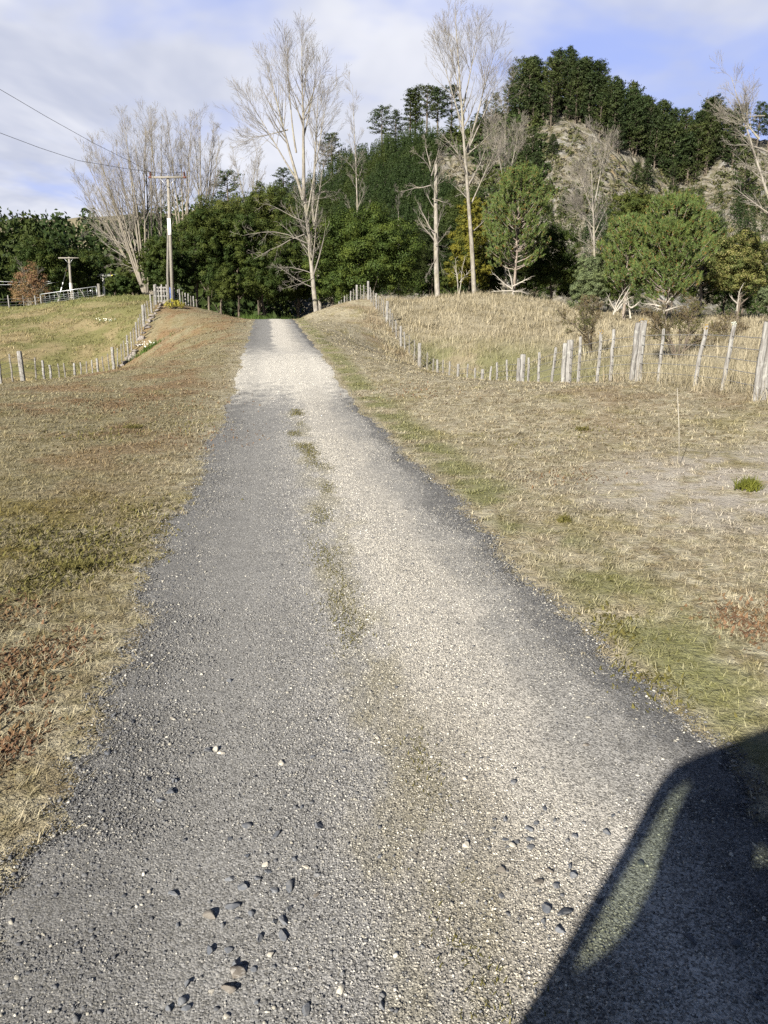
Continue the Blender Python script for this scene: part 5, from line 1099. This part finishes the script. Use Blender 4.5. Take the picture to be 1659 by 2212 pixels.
def slab(loops,dep,th):
    """flat panel with openings, th thick, standing across the vehicle at depth dep"""
    ls=[[Vector((float(u),float(z),0)) for u,z in l] for l in loops]; fl=[v for l in ls for v in l]; T=np.array([list(f) for f in tessellate_polygon(ls)])
    n=len(fl); V=np.array([W3(v.x,v.y,dep+o) for o in (0,-th) for v in fl]); F=[T,T[:,::-1]+n]; k=0; q=[]
    for l in loops:
        m=len(l)
        for i in range(m): q.append([k+i,k+(i+1)%m,k+(i+1)%m+n,k+i+n])
        k+=m
    return V,[np.concatenate(F),np.array(q)]
UC=-.06
mir=lambda L:[(2*UC-u,z) for u,z in reversed(L)]
left=[tuple(q) for q in outer]
prof=[(-1.04,.42),(-1.08,.6),(-1.08,1.28)]+left+[(-.2,2.07)]
front=prof+mir(prof)
win_l=[tuple(q) for q in hole[9::-1]][0:9]          # left edge of the glass, bottom to top
win_l=[(-.985,1.46)]+win_l[1:]+[(-.6,1.945),(-.3,1.98)]
win=win_l+mir(win_l)
root=empty('van',Q0,0); tag(root,'vehicle parked behind the viewer whose windscreen pillar throws the dark shadow on the gravel','van')
Rel=lambda V:np.asarray(V)-Q0
MAT_VAN=plain('dark van paint',(.03,.035,.045),(.035,.04,.05),2,.35); MAT_DARK=plain('dark cabin trim',(.02,.02,.02),(.03,.03,.03),5,.8); MAT_TYRE=plain('tyre rubber',(.02,.02,.02),(.03,.03,.03),8,.85)
gm=bpy.data.materials.new('tinted glass'); gm.use_nodes=True; t=NT(gm.node_tree); t.n.remove(t.n['Principled BSDF'])
tb=t.new('ShaderNodeBsdfTransparent'); tb.inputs[0].default_value=(.60,.64,.57,1); gb_=t.new('ShaderNodeBsdfGlossy'); gb_.inputs['Roughness'].default_value=.03
mx=t.new('ShaderNodeMixShader'); mx.inputs[0].default_value=.06; t.l.new(tb.outputs[0],mx.inputs[1]); t.l.new(gb_.outputs[0],mx.inputs[2]); t.l.new(mx.outputs[0],t.n['Material Output'].inputs[0])
V,F=slab([front,win[::-1]],0,.05); parts=[(Rel(V),F)]
def pbox(u0,u1,z0,z1_,d0,d1):
    V=np.array([W3(u,z,d) for z in (z0,z1_) for u,d in ((u0,d0),(u1,d0),(u1,d1),(u0,d1))]); return Rel(V),np.array([[0,3,2,1],[4,5,6,7],[0,1,5,4],[1,2,6,5],[2,3,7,6],[3,0,4,7]])
UR=2*UC+1.08
parts+=[pbox(-1.075,-1.03,.42,1.34,-4.3,-.055),pbox(UR-.05,UR-.005,.42,1.34,-4.3,-.055),pbox(-1.0,UR-.08,.40,.46,-4.25,-.06),pbox(-1.0,UR-.08,.46,2.0,-4.3,-4.25),pbox(-1.02,-.97,1.345,1.9,-4.25,-1.45),pbox(UR-.11,UR-.06,1.345,1.9,-4.25,-1.45),pbox(-.9,UR-.18,.47,1.28,-.5,-.1)]
mesh('body',*join(parts),MAT_VAN,root)
rp=[u for u in prof if u[1]>1.97]; rp=rp+mir(rp); rl=[(u,z-.003) for u,z in rp]+[(u,z-.05) for u,z in reversed(rp)]
V,F=slab([rl],-.055,4.2); mesh('roof',Rel(V),F,MAT_VAN,root)
V,F=slab([win],-.015,.006); mesh('windscreen',Rel(V),F,gm,root)
# flat stand-in panel for the cab seats, cut to shape the patches of light
def backd(q,dep):
    g=gpt(*q); o=Q0+FWD*dep; k=((o-g)@FWD)/((-SD)@FWD); w_=g-SD*k; return ((w_-Q0)@E1+.03,w_[2])
SB=-.16
sb=[backd(q,SB) for q in [(540,1425),(640,1385),(760,1305),(860,1190),(920,1085),(985,960),(1020,840),(1060,740),(1110,600),(1180,460),(1235,368)]]
h2=[backd(q,SB) for q in [(1480,700),(1560,680),(1650,745),(1640,850),(1500,880),(1410,945),(1450,800)]]
V,F=slab([sb+[(.6,1.98),(.85,1.5),(.85,1.2),(sb[0][0],1.2)],h2[::-1]],SB,.08); mesh('shadow_panel',Rel(V),F,MAT_DARK,root)
for sg,u in ((0,-.98),(1,UR-.13)):
    for dp in (-.75,-3.5):
        V,F=lathe([(.2,-.1),(.31,-.11),(.34,-.08),(.34,.08),(.31,.11),(.2,.1)],20); c=Rel(W3(u+.01,.34,dp)); V2=c+np.outer(V[:,2],E1)+np.outer(V[:,0],FWD)+np.outer(V[:,1],[0,0,1]); wh=mesh('wheel',V2,F,MAT_TYRE,root)
        V,F=lathe([(0,.07),(.19,.06),(.2,.0),(.2,-.06),(0,-.07)],16); V2=c+np.outer(V[:,2],E1)+np.outer(V[:,0],FWD)+np.outer(V[:,1],[0,0,1]); mesh('rim',V2,F,MAT_GALV,wh)
for u in (-.85,UR-.23): mesh('headlight',*pbox(u-.13,u+.13,.75,.92,.002,.03),MAT_WHITE,root)
mesh('bumper',*pbox(-1.06,UR-.02,.40,.58,.003,.09),MAT_DARK,root)
# ------------------------------------------------------------------ sky, sun, camera
w=bpy.data.worlds.new('World'); sc.world=w; w.use_nodes=True; t=NT(w.node_tree); bg=t.n['Background']; wo=t.n['World Output']
sky=t.new('ShaderNodeTexSky',sky_type='NISHITA'); sky.sun_disc=False; sky.ozone_density=.6; sky.sun_elevation=SUN_EL; sky.sun_rotation=math.pi+SUN_AZ; sky.altitude=50; sky.air_density=.36; sky.dust_density=.2
t.l.new(sky.outputs[0],bg.inputs[0]); bg.inputs[1].default_value=.05
d=t.new('ShaderNodeTexCoord').outputs['Generated']; x,y,z=t.sep(d)
zz=t.math('ADD',t.math('MAXIMUM',z,0),.16); uv=t.comb(t.math('DIVIDE',x,zz),t.math('DIVIDE',y,zz),0)
n1=t.noise(t.scale(uv,(1,.8,1)),.62,5,.56,.5); n2=t.noise(t.scale(uv,(1,1,1)),1.7,4,.55); 
cov=t.math('ADD',t.math('MULTIPLY',n1,.75),t.math('MULTIPLY',n2,.25))
cov=t.math('ADD',cov,t.math('MULTIPLY',x,-.17)); mask=t.sm(.40,.54,cov)
shade=t.noise(t.scale(uv,(1,.75,1)),.9,5,.6,.4)
cc=t.mix(t.sm(.36,.64,shade),(.205,.218,.262),(.325,.328,.345))
# the cloud bank thins out overhead and behind
bank=t.math('MULTIPLY',t.sm(.5,.34,z),t.sm(.1,.5,y))
lo=t.math('MULTIPLY',t.math('MAXIMUM',mask,t.sm(.19,.05,z)),.93)
bc=t.new('ShaderNodeBackground'); t.inp(bc.inputs[0],cc); bc.inputs[1].default_value=1.0
b2_=t.new('ShaderNodeBackground'); t.l.new(t.mix(t.math('MULTIPLY',bank,.75),sky.outputs[0],(3.6,4.4,8.0)),b2_.inputs[0]); b2_.inputs[1].default_value=.05
mx=t.new('ShaderNodeMixShader'); t.inp(mx.inputs[0],t.math('MULTIPLY',bank,lo)); t.l.new(b2_.outputs[0],mx.inputs[1]); t.l.new(bc.outputs[0],mx.inputs[2]); t.l.new(mx.outputs[0],wo.inputs[0])
sun=bpy.data.lights.new('sun','SUN'); sun.energy=5.0; sun.angle=R(.5); sun.color=(1,.945,.845); so=bpy.data.objects.new('sun',sun); COL.objects.link(so)
so.rotation_euler=Vector([float(v) for v in SD]).to_track_quat('-Z','Y').to_euler(); so.location=(-20,-30,30)
cam=bpy.data.cameras.new('camera'); co=bpy.data.objects.new('camera',cam); COL.objects.link(co); co.location=(0,0,H0); co.rotation_euler=(math.pi/2-PITCH,0,0)
cam.sensor_fit='VERTICAL'; cam.sensor_height=24; cam.lens=FD/2212*24; cam.clip_start=.05; cam.clip_end=6000; sc.camera=co
sc.view_settings.view_transform='Standard'; sc.view_settings.look='None'; sc.view_settings.gamma=1; sc.view_settings.exposure=1.5
sc.cycles.max_bounces=5; sc.cycles.diffuse_bounces=2; sc.cycles.glossy_bounces=2; sc.cycles.transmission_bounces=3; sc.cycles.transparent_max_bounces=8; sc.cycles.use_denoising=False
